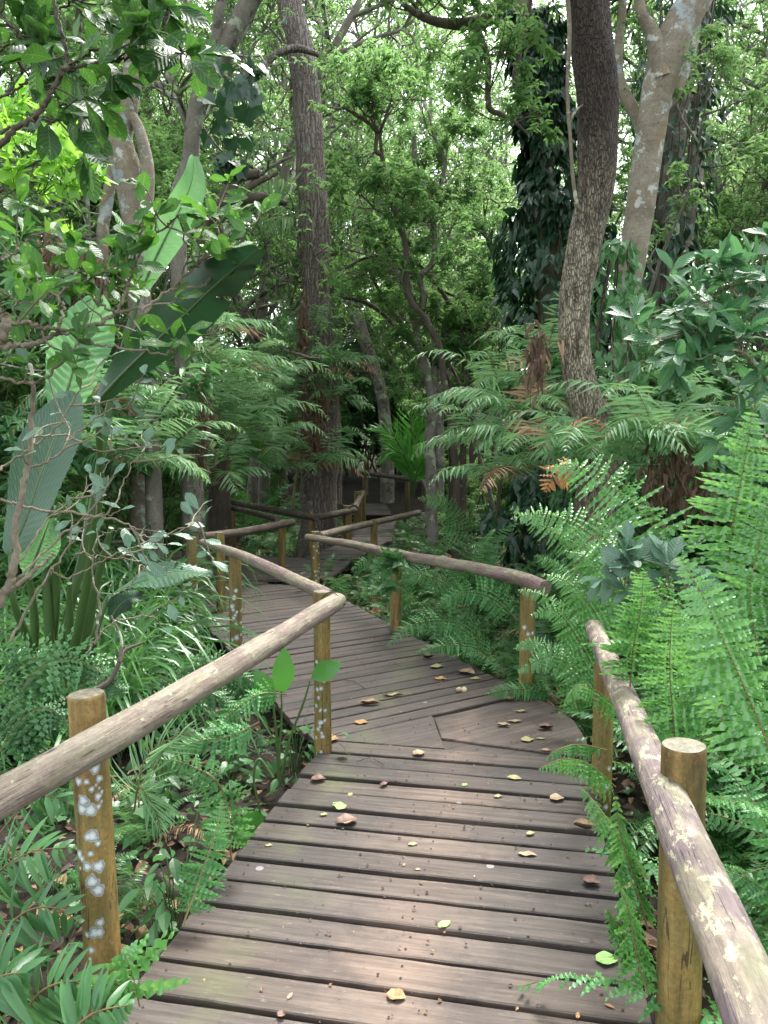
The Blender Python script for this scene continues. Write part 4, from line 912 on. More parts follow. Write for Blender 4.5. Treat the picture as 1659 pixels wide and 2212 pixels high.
# ================================================================ measured trees
HR = np.random.default_rng(404)
def crown_for(root, top, seed, mat=L_CAN, spread=2.0, n=10, L=.13, bark=B_TWIG, name='crown'):
    """branches and leaves above/around the measured trunk top"""
    rng = np.random.default_rng(seed); Gw, Gl = Geo(), Geo(); tips, dirs = [], []
    for k in range(n):
        a = rng.uniform(0, 6.28); grow(Gw, rng, top+rng.normal(0, .1, 3)+[0, 0, rng.uniform(-.9, .3)], (math.cos(a), math.sin(a), rng.uniform(0, .8)), spread*rng.uniform(.6, 1), .035, 0, tips, dirs, (4, 4))
    whorls(Gl, tips, dirs, rng, L=L); Gw.build('branches', bark, root); Gl.build(name, mat, root, smooth=False)
def hero(label, pts, d0, d1, w, bark, sides=24, bump=.06, name='tree', cat='tree', ground=True, extra=None, top=None, seed=1, mat=L_CAN, spread=1.8, n=26, fine=8):
    pts = list(pts); root = thing(name, label, cat, (0, 0, 0)); G = Geo()
    P = ptube(G, pts, d0, d1, w, sides, n=fine*len(pts), bump=bump, rng=HR, end_ground=ground)
    for (pp, e0, e1, ww) in (extra or []): ptube(G, pp, e0, e1, ww, max(8, sides//2), bump=bump, rng=HR)
    G.build('trunk', bark, root, smooth=True)
    if top: crown_for(root, P[-1]+np.array([0, 0, top]), seed, mat, spread, n if n < 20 else 9)
    return root, P
t1, P1 = hero('tall straight fissured grey-brown trunk left of centre, ferns and dead roots on its base',
    [(688, 1088), (694, 1010), (700, 900), (692, 780), (686, 640), (680, 500), (672, 360), (664, 240), (648, 100), (625, 0), (600, -140)], 13.2, 13.6, [74, 66, 60, 60, 60, 62, 60, 58, 56, 50, 46], B_MAIN, 40, .07, top=.6, seed=31, fine=16,
    extra=[([(722, 1085), (724, 980), (722, 880), (712, 780)], 13.5, 13.3, [32, 28, 24, 20]), ([(655, 1090), (662, 1000), (672, 900), (676, 800)], 13.1, 13.2, [20, 22, 26, 18]),
           ([(560, 160), (590, 122), (640, 104), (690, 118)], 12.9, 13.0, [13, 15, 16, 10]), ([(628, 20), (600, -40), (560, -120)], 13.6, 13.5, [30, 26, 20])])
t2, P2 = hero('thick rough dark trunk bending in an S at right, dark above and pale crusted below',
    [(1290, 960), (1272, 900), (1252, 820), (1240, 740), (1241, 660), (1250, 590), (1268, 500), (1284, 420), (1292, 320), (1292, 220), (1284, 120), (1268, 0), (1250, -120)], 6.6, 6.3, [84, 76, 66, 64, 66, 70, 72, 74, 82, 84, 86, 84, 82], B_DARK, 56, .035, seed=32, fine=18)
thin = Geo(); ptube(thin, [(1256, 455), (1246, 440), (1237, 380), (1232, 300), (1228, 250), (1226, 180), (1230, 60), (1222, -60)], 6.35, 6.2, [9, 9, 8, 7, 8, 8, 9, 9], 8, rng=HR)
ptube(thin, [(1229, 268), (1244, 240), (1262, 225)], 6.3, 6.3, [7, 6, 5], 6, rng=HR); tag(thin.build('liana', B_PALET), 'thin pale green liana hanging against the dark bent trunk', 'liana')
t3, P3_ = hero('smooth pale mottled trunk with bluish patches and small pits, forking at top right',
    [(1338, 930), (1340, 840), (1342, 740), (1350, 650), (1366, 570), (1376, 490), (1390, 400), (1404, 300), (1418, 210), (1436, 140), (1462, 70), (1500, 0), (1560, -110)], 7.6, 7.2, [38, 40, 42, 46, 55, 58, 61, 60, 63, 74, 68, 66, 60], B_PALE, 44, .025, seed=33, top=.5, fine=16,
    extra=[([(1430, 170), (1412, 80), (1385, 25), (1378, -40)], 7.25, 7.2, [46, 32, 22, 20]), ([(1410, 250), (1452, 200), (1480, 130), (1496, 60), (1490, -30)], 7.5, 7.7, [30, 38, 32, 30, 28]),
           ([(1398, 320), (1380, 260), (1340, 180), (1336, 100), (1345, 20), (1340, -60)], 7.6, 7.8, [26, 26, 24, 18, 16, 15])])
t4, P4_ = hero('grey vine-wrapped double trunk at far right behind the pale mottled tree',
    [(1428, 960), (1430, 800), (1432, 660), (1438, 520), (1452, 400), (1462, 260), (1480, 130), (1500, 0), (1512, -100)], 9.2, 9.2, [56, 52, 52, 50, 48, 46, 44, 42, 40], B_GREY, 28, .05, seed=34, top=.5,
    extra=[([(1462, 950), (1464, 700), (1478, 520), (1500, 380), (1520, 200), (1530, 0)], 9.5, 9.5, [34, 32, 36, 34, 30, 26])])
t5, P5_ = hero('mossy pale leaning trunk wrapped in a thick column of dark creeper right of centre',
    [(1205, 960), (1200, 820), (1192, 650), (1184, 480), (1170, 340), (1152, 200), (1138, 80), (1128, 0), (1118, -100)], 10, 10, [60, 56, 52, 48, 46, 46, 44, 42, 40], B_GREEN, 24, .04, seed=35, top=.5)
t6, P6_ = hero('pale knotty trunk with swollen pitted middle behind the foreground branches at left',
    [(300, 960), (302, 800), (300, 640), (294, 520), (286, 430), (268, 350), (262, 290), (276, 230), (288, 160), (290, 60), (292, -60)], 9.5, 9.0, [42, 42, 46, 52, 56, 60, 48, 44, 40, 36, 34], B_PALE, 32, .07, seed=36, top=.6,
    extra=[([(296, 500), (318, 440), (318, 360), (300, 280), (280, 240)], 9.2, 9.1, [26, 28, 28, 22, 16]), ([(224, 660), (222, 520), (232, 440), (244, 350), (250, 250), (240, 120), (250, 0)], 9.6, 9.6, [22, 24, 24, 20, 20, 18, 16])])
t7, P7_ = hero('dark leaning trunk rising to the upper left centre with hanging dark five-pointed leaves',
    [(416, 1040), (408, 900), (396, 760), (388, 640), (385, 520), (386, 440), (410, 350), (418, 270), (436, 200), (466, 140), (500, 75), (540, 0), (590, -90)], 9.2, 8.2, [44, 44, 40, 36, 36, 40, 34, 34, 40, 42, 42, 40, 38], B_GREY, 28, .06, seed=37, fine=12,
    extra=[([(466, 140), (470, 60), (480, -20)], 8.4, 8.2, [26, 22, 20])])
t9, P9_ = hero('short pale straight trunk standing between the bird-of-paradise stems and the dark trunk',
    [(330, 1010), (326, 900), (322, 790), (312, 700), (300, 620), (308, 480)], 8.6, 8.8, [34, 32, 32, 30, 26, 22], B_GREY, 24, .05)
tb, _ = hero('crooked dark bough and its tree behind the first big trunk, reaching right at mid height',
    [(470, 880), (452, 700), (440, 560), (440, 490), (490, 430), (510, 385), (560, 375)], 11.5, 11.5, [40, 38, 36, 34, 34, 26, 18], B_TWIG, 20, .08, seed=38,
    extra=[([(490, 428), (530, 432), (570, 425), (620, 440)], 11.5, 11.6, [22, 20, 18, 10]), ([(470, 445), (520, 420), (545, 400), (600, 372)], 11.4, 11.5, [18, 16, 14, 8])])
tc, _ = hero('leaning grey trunk far behind, just right of the big fissured trunk',
    [(836, 960), (824, 850), (800, 770), (776, 700), (764, 640), (770, 520), (790, 400)], 22, 22, [26, 26, 26, 28, 28, 22, 16], B_GREY, 20, .05, seed=39, top=.3)
def slim(label, trunks, seed, mat=L_CAN, bark=B_GREY, leafn=0, L=.12):
    root = thing('slender_tree', label, 'tree'); G = Geo(); Gl = Geo(); tips, dirs = [], []; rng = np.random.default_rng(seed)
    for i, (pts, d0, d1, w_) in enumerate(trunks):
        P = ptube(G, pts, d0, d1, w_, 10, n=12*len(pts), bump=.08, rng=rng, end_ground=(i == 0))
        for k in range(leafn):
            t = rng.uniform(.35, 1)*(len(P)-1); q = P[int(t)]; a = rng.uniform(0, 6.28)
            grow(G, rng, q, (math.cos(a), math.sin(a), rng.uniform(0, .7)), rng.uniform(.5, 1.1), .011, 1, tips, dirs, (4, 4, 3), .28)
    G.build('trunk', bark, root)
    if tips: whorls(Gl, tips, dirs, rng, L=L); Gl.build('crown', mat, root, smooth=False)
slim('pale speckled slender tree right of the young palm, its stem kinked like an elbow', [([(932, 1060), (928, 960), (934, 880), (925, 820), (905, 760), (896, 690), (880, 640), (862, 590)], 13, 13, [24, 24, 22, 20, 18, 16, 14, 10]),
    ([(950, 1050), (948, 950), (935, 860), (940, 780), (935, 720), (912, 690), (880, 600)], 13.1, 13.2, [20, 20, 18, 14, 12, 12, 8]), ([(905, 700), (915, 640), (908, 600), (938, 560), (936, 480), (920, 420), (898, 360), (895, 300)], 13, 12.8, [16, 15, 15, 14, 14, 13, 12, 10]),
    ([(914, 480), (925, 430), (950, 400), (960, 350), (940, 300), (925, 240)], 13, 13, [7, 7, 8, 8, 8, 6])], 51, leafn=9, bark=B_GREY, L=.10)
slim('dark sinuous slender tree with a snaking black stem in front of the green canopy', [([(985, 1040), (975, 930), (960, 830), (955, 790), (945, 740), (920, 690), (888, 650), (878, 590), (876, 530), (862, 480), (850, 440), (832, 400), (826, 340), (812, 325), (812, 280), (780, 255), (730, 225)], 12.2, 11.8, [16, 16, 15, 14, 14, 13, 13, 13, 12, 12, 11, 11, 10, 9, 8, 7, 5]),
    ([(826, 340), (822, 290), (835, 250), (850, 200)], 11.9, 11.8, [8, 7, 6, 5]), ([(876, 520), (850, 480), (810, 450), (780, 420)], 12, 11.8, [7, 6, 5, 4])], 52, bark=B_TWIG, leafn=9, L=.10)
slim('many-branched dark thicket tree left of the creeper column', [([(1000, 1030), (1002, 900), (1004, 800), (992, 700), (960, 640), (930, 600), (880, 560), (800, 555), (745, 580)], 13.5, 13, [14, 14, 13, 12, 10, 9, 8, 7, 5]),
    ([(1020, 1000), (1018, 860), (1022, 760), (1062, 690), (1092, 645), (1086, 600), (1068, 540), (1040, 500)], 13.6, 13.2, [12, 12, 11, 11, 9, 8, 7, 5]), ([(1022, 760), (1005, 660), (960, 630)], 13.6, 13.4, [9, 7, 5]),
    ([(1040, 980), (1044, 840), (1030, 740), (1064, 640), (1110, 600)], 14, 13.6, [12, 11, 9, 8, 5])], 53, mat=L_CAN2, bark=B_TWIG, leafn=5)
slim('arching thin tree whose boughs sweep left behind the fissured trunk', [([(975, 1000), (968, 880), (958, 800), (890, 740), (830, 680), (780, 650), (725, 640)], 14, 13.6, [12, 12, 11, 10, 9, 8, 6]),
    ([(906, 760), (860, 690), (810, 610), (790, 540), (770, 480)], 14, 13.8, [10, 8, 7, 6, 4])], 54, mat=L_CAN, bark=B_TWIG, leafn=6)
# overhanging bough at the top centre
bo = thing('overhanging_bough', 'dark bough entering from the top with a forked branch hanging straight down', 'branch'); G = Geo()
ptube(G, [(1180, -110), (1090, 0), (1055, 38), (1025, 48), (985, 52), (940, 46), (900, 30), (870, 8)], 8.5, 8.3, [34, 32, 30, 26, 22, 18, 14, 10], 14, rng=HR)
ptube(G, [(1028, 50), (1040, 90), (1054, 140), (1054, 200), (1058, 235), (1085, 248), (1110, 262), (1140, 290)], 8.4, 8.4, [15, 14, 14, 12, 12, 9, 7, 5], 10, rng=HR)
ptube(G, [(1145, 0), (1135, 60), (1120, 120), (1112, 180), (1128, 200)], 9, 9, [10, 11, 12, 11, 8], 8, rng=HR)
G.build('bough', B_TWIG, bo); rng = np.random.default_rng(7); Gw, Gl = Geo(), Geo(); tips, dirs = [], []
for q in ((1054, 200), (985, 52), (900, 30), (1100, 255), (940, 46), (1050, 120)):
    for k in range(3): a = rng.uniform(0, 6.28); grow(Gw, rng, at(*q, 8.4), (math.cos(a), math.sin(a), .2), .7, .009, 1, tips, dirs, (4, 3, 3), .3)
Gw.build('twigs', B_TWIG, bo); whorls(Gl, tips, dirs, rng, L=.1); Gl.build('foliage', L_CAN, bo, smooth=False)
# ---- creepers around trunks
def creeper(label, P, zr, rad, n, seed, mat=L_IVY, L=.13, name='creeper', T=T_HEART, Wr=.42):
    rng = np.random.default_rng(seed); root = thing(name, label, 'creeper'); G, Gs = Geo(), Geo()
    P = np.array(P); ph = rng.uniform(0, 6.28, 8); t = rng.uniform(0, 1, n); z = zr[0]+(zr[1]-zr[0])*t
    cx, cy = np.interp(z, P[:, 2], P[:, 0]), np.interp(z, P[:, 2], P[:, 1]); a = rng.uniform(0, 6.28, n)
    rmax = np.interp(t, np.linspace(0, 1, len(rad)), rad)*(1+.22*np.sin(z*2.3+ph[0]+a)+.18*np.sin(z*5.1+ph[1]-2*a)+.13*np.sin(z*9+ph[2]+3*a))
    keep = (np.sin(z*7+a*2+ph[3])+np.sin(z*13-a*3+ph[4]) > -1.25); r = rmax*rng.uniform(.55, 1.0, n)**.5
    O = np.column_stack([cx+np.cos(a)*r, cy+np.sin(a)*r, z])[keep]; a = a[keep]; m = len(O)
    D = np.column_stack([np.cos(a)*.45, np.sin(a)*.45, -np.ones(m)*.8])+rng.normal(0, .35, (m, 3)); LL = L*rng.uniform(.55, 1.15, m)
    N = np.column_stack([np.cos(a), np.sin(a), np.full(m, .55)])
    D, Y, Z = (lambda D, U: (D, nrm(np.cross(U, D)), np.cross(D, nrm(np.cross(U, D)))))(nrm(D), N+rng.normal(0, .3, (m, 3)))
    inst(G, T, O, D*LL[:, None], Y*(LL*Wr*2*.6)[:, None], Z*LL[:, None])
    for k in range(9):
        zz = np.linspace(zr[0], zr[1], 30); aa = rng.uniform(0, 6.28)+.35*zz+rng.normal(0, .1, 30); rr_ = np.interp(zz, np.linspace(*zr, len(rad)), rad)*.5
        tube(Gs, np.column_stack([np.interp(zz, P[:, 2], P[:, 0])+np.cos(aa)*rr_, np.interp(zz, P[:, 2], P[:, 1])+np.sin(aa)*rr_, zz]), .008, 5, cap=False)
    Gs.build('stems', B_TWIG, root); G.build('foliage', mat, root, smooth=False)
creeper('dense column of dark three-pointed creeper leaves hanging around the leaning mossy trunk', P5_+np.array([.12, -.05, 0]), (.0, 6.9), [.95, .8, .66, .6, .62, .7, .6, .42, .3, .35], 6200, 61, L=.17)
creeper('patchy dark creeper climbing the grey double trunk at far right', P4_, (.3, 6.8), [.5, .35, .3, .32, .4, .5, .45], 1700, 62, L=.13)
creeper('light creeper tangle with small heart leaves between the dark bent trunk and the pale trunk', ptube(Geo(), [(1300, 960), (1325, 760), (1340, 560), (1345, 480)], 7, 7, [10]), (0, 3.4), [.5, .4, .38, .34, .16], 1100, 63, L_SHR, .10)
# hanging dark palmate leaves on the leaning trunk
pl = thing('climbing_vine', 'dark vine with hanging five-pointed leaves on the leaning trunk at upper left', 'vine'); G, Gs = Geo(), Geo(); rng = np.random.default_rng(65)
vp = [at(520, 95, 7.8), at(545, 200, 7.7), at(520, 260, 7.7), at(470, 250, 7.8), at(440, 300, 7.9)]; tube(Gs, vp, .008, 6, n=30)
O = np.array([at(rng.uniform(430, 560), rng.uniform(110, 300), 7.7+rng.uniform(-.25, .25)) for k in range(40)]+[at(rng.uniform(470, 520), rng.uniform(330, 380), 7.6) for k in range(14)])
D = rng.normal(0, .5, (len(O), 3))+[0, 0, -.9]; leaves(G, T_IVY, O, D, .15, .12, rng, up=(0, -1, .4), roll=.6); Gs.build('stem', B_TWIG, pl); G.build('foliage', L_IVY, pl, smooth=False)
# ---- dead hanging roots / ferns on trunks
M_DEAD = leaf_mat('dead_frond', '#46362a', '#7d6450', '#7d6450', .8, .12)
def dead_skirt(label, region, d, n, seed, L=(.12, .4)):
    rng = np.random.default_rng(seed); G = Geo(); R_ = np.array(region, float)
    for k in range(n):
        i = rng.integers(len(R_)); x, y, wv = R_[i]; p = at(x+rng.normal(0, wv), y+rng.normal(0, 26), d+rng.uniform(-.25, .1)); l = rng.uniform(*L)
        q = p+np.array([rng.normal(0, .05), rng.normal(0, .05), -l]); tube(G, [p, (p+q)/2+rng.normal(0, .03, 3), q], [.006, .005, .002], 4, cap=False)
    m = n*5; i = rng.integers(len(R_), size=m); O = np.array([at(R_[a][0]+rng.normal(0, R_[a][2]*1.2), R_[a][1]+rng.normal(0, 30), d+rng.uniform(-.3, .1)) for a in i])
    leaves(G, T_SMALL, O, rng.normal(0, .35, (m, 3))+[0, 0, -1], rng.uniform(.06, .16, m), .014, rng)
    tag(G.build('dead_fronds', M_DEAD, smooth=False), label, 'dead fern'); return G
dead_skirt('shaggy brown dead fern roots hanging from the base of the tall fissured trunk', [(676, 880, 14), (672, 920, 15), (668, 960, 12), (690, 860, 9), (658, 800, 5), (654, 700, 4)], 12.75, 230, 71)
dead_skirt('brown dead fronds hanging beside the grey leaning trunk at left', [(435, 840, 8), (440, 900, 9), (438, 960, 8)], 8.8, 50, 72)
dead_skirt('brown withered fronds hanging behind the foreground branches at far left', [(140, 620, 26), (170, 600, 20), (120, 560, 20), (60, 640, 20), (200, 570, 16)], 6.5, 70, 73)
dead_skirt('dark brown dead fern stems under the feathery ferns at right', [(1460, 1000, 22), (1500, 1060, 20), (1420, 1040, 14), (1160, 760, 10)], 5.6, 50, 74)
# ---- feathery ferns climbing trunks and standing at measured spots
FEA = {}
def feather(px, py, d, s, label, group=None, rz=None, kind=None, tilt=(0, 0)):
    k = kind or FC[HR.integers(len(FC))]; p = at(px, py, d); o_ = dup(k, p, HR.uniform(0, 6.28) if rz is None else rz, s, label, group, tilt); FEA.setdefault(group, []).append((o_, px, py))
g_ = 'feathery ferns rooted on the tall fissured trunk'; l_ = 'silver-green feathery fern'
for (px, py, d, s) in ((640, 770, 13.0, 1.1), (630, 820, 12.9, 1.1), (725, 790, 12.9, 1.0), (640, 870, 12.8, 1.1), (665, 720, 13.1, .8), (690, 1000, 12.4, 1.0), (640, 1020, 12.4, 1.0), (730, 870, 12.9, .9)): feather(px, py, d, s, l_, g_)
g_ = 'feathery ferns banked around the dark bent trunk'; l_ = 'drooping feathery fern'
for (px, py, d, s) in ((1190, 900, 7.4, .95), (1130, 900, 7.0, .95), (1230, 1000, 5.9, .85), (1150, 980, 6.5, .9), (1290, 1030, 5.6, .8), (1100, 1040, 6.6, .8), (1350, 980, 5.6, .8), (1420, 960, 5.6, .85), (1180, 780, 7.6, .7), (1500, 980, 5.5, .8), (1080, 860, 8.2, .9), (1040, 960, 8.2, .8), (1560, 900, 6, .8), (1440, 760, 7, .7)): feather(px, py, d, s, l_, g_)
g_ = 'feathery ferns left of the fissured trunk'; l_ = 'shaded feathery fern'
for (px, py, d, s) in ((470, 800, 9.5, 1.1), (520, 860, 9.8, 1.1), (450, 720, 9.5, 1.0), (500, 950, 9.6, 1.1), (560, 980, 10.5, 1.0), (430, 900, 9, .9), (560, 880, 11, 1.0), (480, 1030, 9.5, .9), (300, 900, 7.6, .9), (240, 860, 7.4, .9), (350, 1010, 7.6, .9), (260, 1000, 7.0, .9)): feather(px, py, d, s, l_, g_)
for g_, L_, d_, wh in [(g, L, *v) for g, L in FEA.items() for k, v in {'feathery ferns rooted on the tall fissured trunk': ('silver-green feathery fern', 'on the fissured trunk'), 'feathery ferns banked around the dark bent trunk': ('drooping feathery fern', 'around the dark bent trunk'), 'feathery ferns left of the fissured trunk': ('shaded feathery fern', 'left of the fissured trunk')}.items() if k == g]:
    L_.sort(key=lambda t: t[2])
    for i_, (o_, px_, py_) in enumerate(L_): o_['label'] = '%s %s, %s from the top' % (d_, wh, ('first', 'second', 'third', 'fourth', 'fifth', 'sixth', 'seventh', 'eighth', 'ninth', 'tenth', 'eleventh', 'twelfth', 'thirteenth', 'fourteenth', 'fifteenth')[i_])
# yellow-green fern fronds lit high on the trunk
def free_fronds(name, label, cat, specs, plen, pw, npair, mat, T, seed, ang=.3, droop=.25, up=None, rr=.004, start=.12, drop=True, racm=None, n=26, prof=None):
    rng = np.random.default_rng(seed); root = thing(name, label, cat)
    for sp_ in specs:
        pts, d0, d1 = sp_[:3]; k = sp_[3] if len(sp_) > 3 else 1.0; u = sp_[4] if len(sp_) > 4 else (up or (0, -.75, .65)); mt = sp_[5] if len(sp_) > 5 else mat
        P = [at(x, y, d) for (x, y), d in zip(pts, np.linspace(d0, d1, len(pts)))]; Gl, Gr = Geo(), Geo()
        frond(Gl, Gr, P, plen*k, pw*(.6+.4*k), max(8, int(npair)), rng, T, up=u, ang=ang, droop=droop, start=start, rr=rr, n=n, prof=prof)
        f = Gl.build('frond', mt, root); Gr.build('rachis', racm or M_RACH, f)
    return root
free_fronds('climbing_fern', 'yellow-green fern fronds lit against the upper part of the fissured trunk', 'fern',
    [([(640, 300), (600, 285), (560, 300), (530, 330)], 13, 12.6), ([(650, 410), (610, 385), (570, 395), (540, 430)], 13, 12.6), ([(700, 420), (740, 400), (770, 430), (780, 470)], 13, 12.8), ([(640, 470), (600, 470), (575, 500)], 13, 12.7), ([(700, 600), (730, 585), (760, 610)], 13, 12.8)],
    .42, .022, 16, L_CAN3, P_PA, 81, ang=.3, droop=.8)
free_fronds('young_palm', 'upright young palm with fresh green pinnate fronds at the end of the visible boardwalk', 'palm', [
    ([(892, 1075), (890, 960), (886, 880), (882, 812)], 15.5, 15.5, 1.0, (0, -1, .1)), ([(892, 1075), (905, 980), (915, 900), (905, 850)], 15.6, 15.6, .9, (0, -1, .1)), ([(892, 1075), (872, 980), (835, 930), (790, 925)], 15.3, 15, .9), ([(892, 1075), (920, 985), (955, 945), (985, 950)], 15.3, 15, .9),
    ([(892, 1075), (880, 1000), (850, 975), (815, 1000)], 15.2, 14.8, .8), ([(892, 1075), (905, 1010), (930, 985), (955, 1005)], 15.2, 14.8, .8)], .62, .022, 34, leaf_mat('palm_fresh', '#357a30', '#5aa548', '#98e060', .33, .45, spec=.6), P_PA, 80, ang=.85, droop=.1, rr=.012, start=.25, racm=M_STALK)
L_FTOP = leaf_mat('fern_bright', '#38763a', '#6eac58', '#a6da70', .27, .32, spec=.9)
rf_up = (0, -.8, .6)
free_fronds('sword_fern', 'large bright sword fern arching over the handrail at right, its wavy fronds nearest the camera', 'fern', [
    ([(1330, 1190), (1300, 1120), (1250, 1055), (1190, 1000), (1100, 975 - 0), (1030, 1010)][0:0] or [(1500, 1290), (1440, 1180), (1375, 1095), (1305, 1040), (1235, 1003), (1185, 1012)], 2.9, 3.3, 1.3, (.15, -.75, .65)),
    ([(1572, 1260), (1580, 1150), (1600, 1040), (1615, 960), (1625, 885)], 2.35, 2.5, .95, (0, -1, .1)),
    ([(1690, 1700), (1640, 1560), (1570, 1400), (1520, 1290), (1470, 1205)], 1.5, 1.75, .78, (0, -.8, .6)),
    ([(1465, 1680), (1455, 1560), (1447, 1450), (1450, 1350), (1456, 1300)], 2.3, 2.3, .85, (0, -.9, .4)),
    ([(1360, 1500), (1368, 1400), (1385, 1310), (1390, 1235)], 2.6, 2.6, .75, (0, -.9, .4)), ([(1290, 1400), (1260, 1310), (1215, 1240), (1160, 1200)], 4.2, 4.4, .8), ([(1270, 1430), (1230, 1350), (1180, 1290), (1120, 1275)], 4.2, 4.5, .7), ([(1340, 1350), (1300, 1240), (1250, 1160), (1190, 1140)], 4.0, 4.4, .9), ([(1250, 1480), (1200, 1420), (1160, 1390), (1110, 1400)], 4.4, 4.6, .6),
    ([(1300, 1480), (1250, 1380), (1200, 1320), (1150, 1330)], 3.9, 4.0, .8), ([(1330, 1440), (1290, 1330), (1230, 1260), (1170, 1240)], 3.9, 4.2, .9), ([(1380, 1400), (1340, 1290), (1280, 1210), (1220, 1190)], 3.6, 3.9, .9), ([(1260, 1560), (1230, 1460), (1190, 1400), (1150, 1400)], 4.1, 4.2, .7),
    ([(1300, 1520), (1240, 1440), (1180, 1420), (1120, 1450)], 3.9, 4.2, .8), ([(1560, 1560), (1540, 1440), (1500, 1360), (1450, 1320)], 2.3, 2.5, .8), ([(1400, 1260), (1320, 1190), (1240, 1130), (1170, 1110), (1110, 1120)], 3.6, 3.9, 1.0),
    ([(1350, 1300), (1260, 1190), (1180, 1140), (1100, 1095)], 4.0, 4.2, .9),
    ([(1500, 1330), (1440, 1290), (1360, 1270), (1280, 1290)], 3.1, 3.0, .9),
    ([(1640, 1420), (1620, 1280), (1640, 1180), (1659, 1080)], 2.2, 2.4, .9, (0, -1, .2))],
    .155, .0088, 40, L_FTOP, P_SW, 82, rr=.003, ang=.18)
free_fronds('sword_fern', 'fern sprays drooping over the plank ends beside the near right handrail, leaflets hanging straight down', 'fern', [
    ([(1330, 1700), (1270, 1650), (1215, 1640), (1165, 1660)], 2.95, 2.75, .95, (0, -.3, .9)), ([(1310, 1620), (1250, 1608), (1200, 1622), (1180, 1640)], 3.1, 3.0, .6, (0, -.3, .9)),
    ([(1400, 1900), (1340, 1810), (1290, 1740), (1255, 1700)], 2.15, 2.4, .8, (0, -.5, .8)),
    ([(1400, 2010), (1370, 1900), (1340, 1800), (1330, 1720)], 2.0, 2.1, .75, (-.3, -.7, .5)), ([(1400, 2150), (1375, 2060), (1355, 1960), (1330, 1900)], 1.85, 1.95, .7, (-.3, -.7, .5)),
    ([(1390, 2080), (1340, 2010), (1310, 1960)], 1.95, 2.0, .6, (-.2, -.6, .6)), ([(1360, 1560), (1300, 1500), (1250, 1480), (1220, 1520)], 3.3, 3.2, .9, (0, -.4, .9))],
    .115, .0088, 24, L_FTOP, P_SW, 83, droop=1.5, rr=.003)
free_fronds('sword_fern', 'sword fern laid over the boardwalk edge at the right of the bend', 'fern', [
    ([(1060, 1400), (1000, 1350), (940, 1340), (880, 1355), (838, 1395)], 5.75, 5.5, 1.05), ([(1080, 1440), (1030, 1400), (960, 1395), (900, 1410)], 5.5, 5.3, .8), ([(1200, 1500), (1150, 1488), (1090, 1492), (1050, 1500)], 4.8, 4.7, .6),
    ([(1120, 1340), (1060, 1290), (1000, 1280), (940, 1310)], 5.6, 5.6, 1.0), ([(1000, 1310), (960, 1260), (900, 1240), (860, 1260)], 6.6, 6.5, 1.0), ([(960, 1200), (990, 1140), (960, 1090), (905, 1075)], 7.5, 7.4, 1.2), ([(900, 1300), (850, 1240), (800, 1210), (760, 1230)], 7.2, 7.1, 1.0)],
    .15, .0095, 36, L_FERNB, P_SW, 84)
free_fronds('sword_fern', 'dark sword fern with long drooping leaflets behind the near left post', 'fern', [
    ([(20, 1560), (60, 1470), (130, 1425), (200, 1440), (250, 1490)], 3.1, 3.0, 1.2), ([(0, 1480), (60, 1430), (120, 1420)], 3.2, 3.2, 1.0), ([(100, 1580), (160, 1490), (220, 1470), (270, 1500)], 3.0, 3.0, 1.0), ([(-10, 1640), (40, 1560), (100, 1530), (150, 1560)], 2.9, 2.9, 1.1),
    ([(350, 1480), (420, 1440), (500, 1450), (560, 1480)], 4.4, 4.3, 1.0), ([(300, 1560), (380, 1500), (460, 1500), (520, 1540)], 3.8, 3.8, .9), ([(560, 1560), (540, 1500), (500, 1450), (440, 1420)], 4.4, 4.5, .9)],
    .16, .010, 36, L_FERN, P_SW, 85, droop=.5)
free_fronds('small_fern', 'fresh green fern spilling onto the soil beside the near left post', 'fern', [
    ([(500, 1860), (490, 1760), (470, 1690), (400, 1650), (350, 1640)], 2.75, 2.7, 1.0), ([(395, 2000), (430, 1900), (465, 1800), (480, 1730)], 2.35, 2.6, .8), ([(560, 1560), (500, 1590), (430, 1600), (380, 1620)], 3.2, 3.1, .9), ([(620, 1500), (560, 1500), (500, 1540), (450, 1600)], 3.7, 3.5, .9)],
    .11, .0085, 32, L_FERNB, P_SW, 86, droop=.4)
free_fronds('palm_seedling', 'grey-green narrow-leaved palm seedling just right of the near left post', 'palm', [
    ([(300, 1745), (300, 1690), (320, 1630), (380, 1590), (430, 1580)], 2.6, 2.7, 1.0), ([(290, 1750), (300, 1700), (330, 1740), (350, 1800)], 2.6, 2.5, .8)], .20, .0045, 16, L_FEATH, P_PA, 87, ang=.9, droop=.1)
free_fronds('young_fern', 'light green leafy sprig rising in front of the near plank corner at the bottom left', 'fern', [
    ([(302, 2175), (290, 2120), (275, 2075), (268, 2060)], 1.82, 1.86, 1.0, (0, -.8, .6))], .16, .016, 5, L_FTOP, P_SW, 88, ang=.45, droop=.25, rr=.002, start=.2)
free_fronds('climbing_fern', 'broad fern fronds with strap leaflets spreading over the bottom-left soil', 'fern', [
    ([(-60, 1940), (0, 1880), (70, 1840), (150, 1830)], 2.3, 2.3, 1.0), ([(-40, 2080), (40, 1980), (110, 1960), (170, 1990)], 2.05, 2.1, .9), ([(0, 1800), (60, 1730), (110, 1720), (160, 1740)], 2.5, 2.5, .8),
    ([(20, 2250), (80, 2150), (150, 2120), (200, 2140)], 1.8, 1.85, .9), ([(-60, 2160), (0, 2110), (60, 2100)], 1.75, 1.8, 1.0), ([(130, 2250), (200, 2190), (280, 2170)], 1.7, 1.75, .7)], .18, .015, 13, L_FERN, P_PA, 89, ang=.5, droop=.4)
M_BRN = leaf_mat('brown_frond', '#7a4a2c', '#c08d4a', '#c89a50', .6, .3)
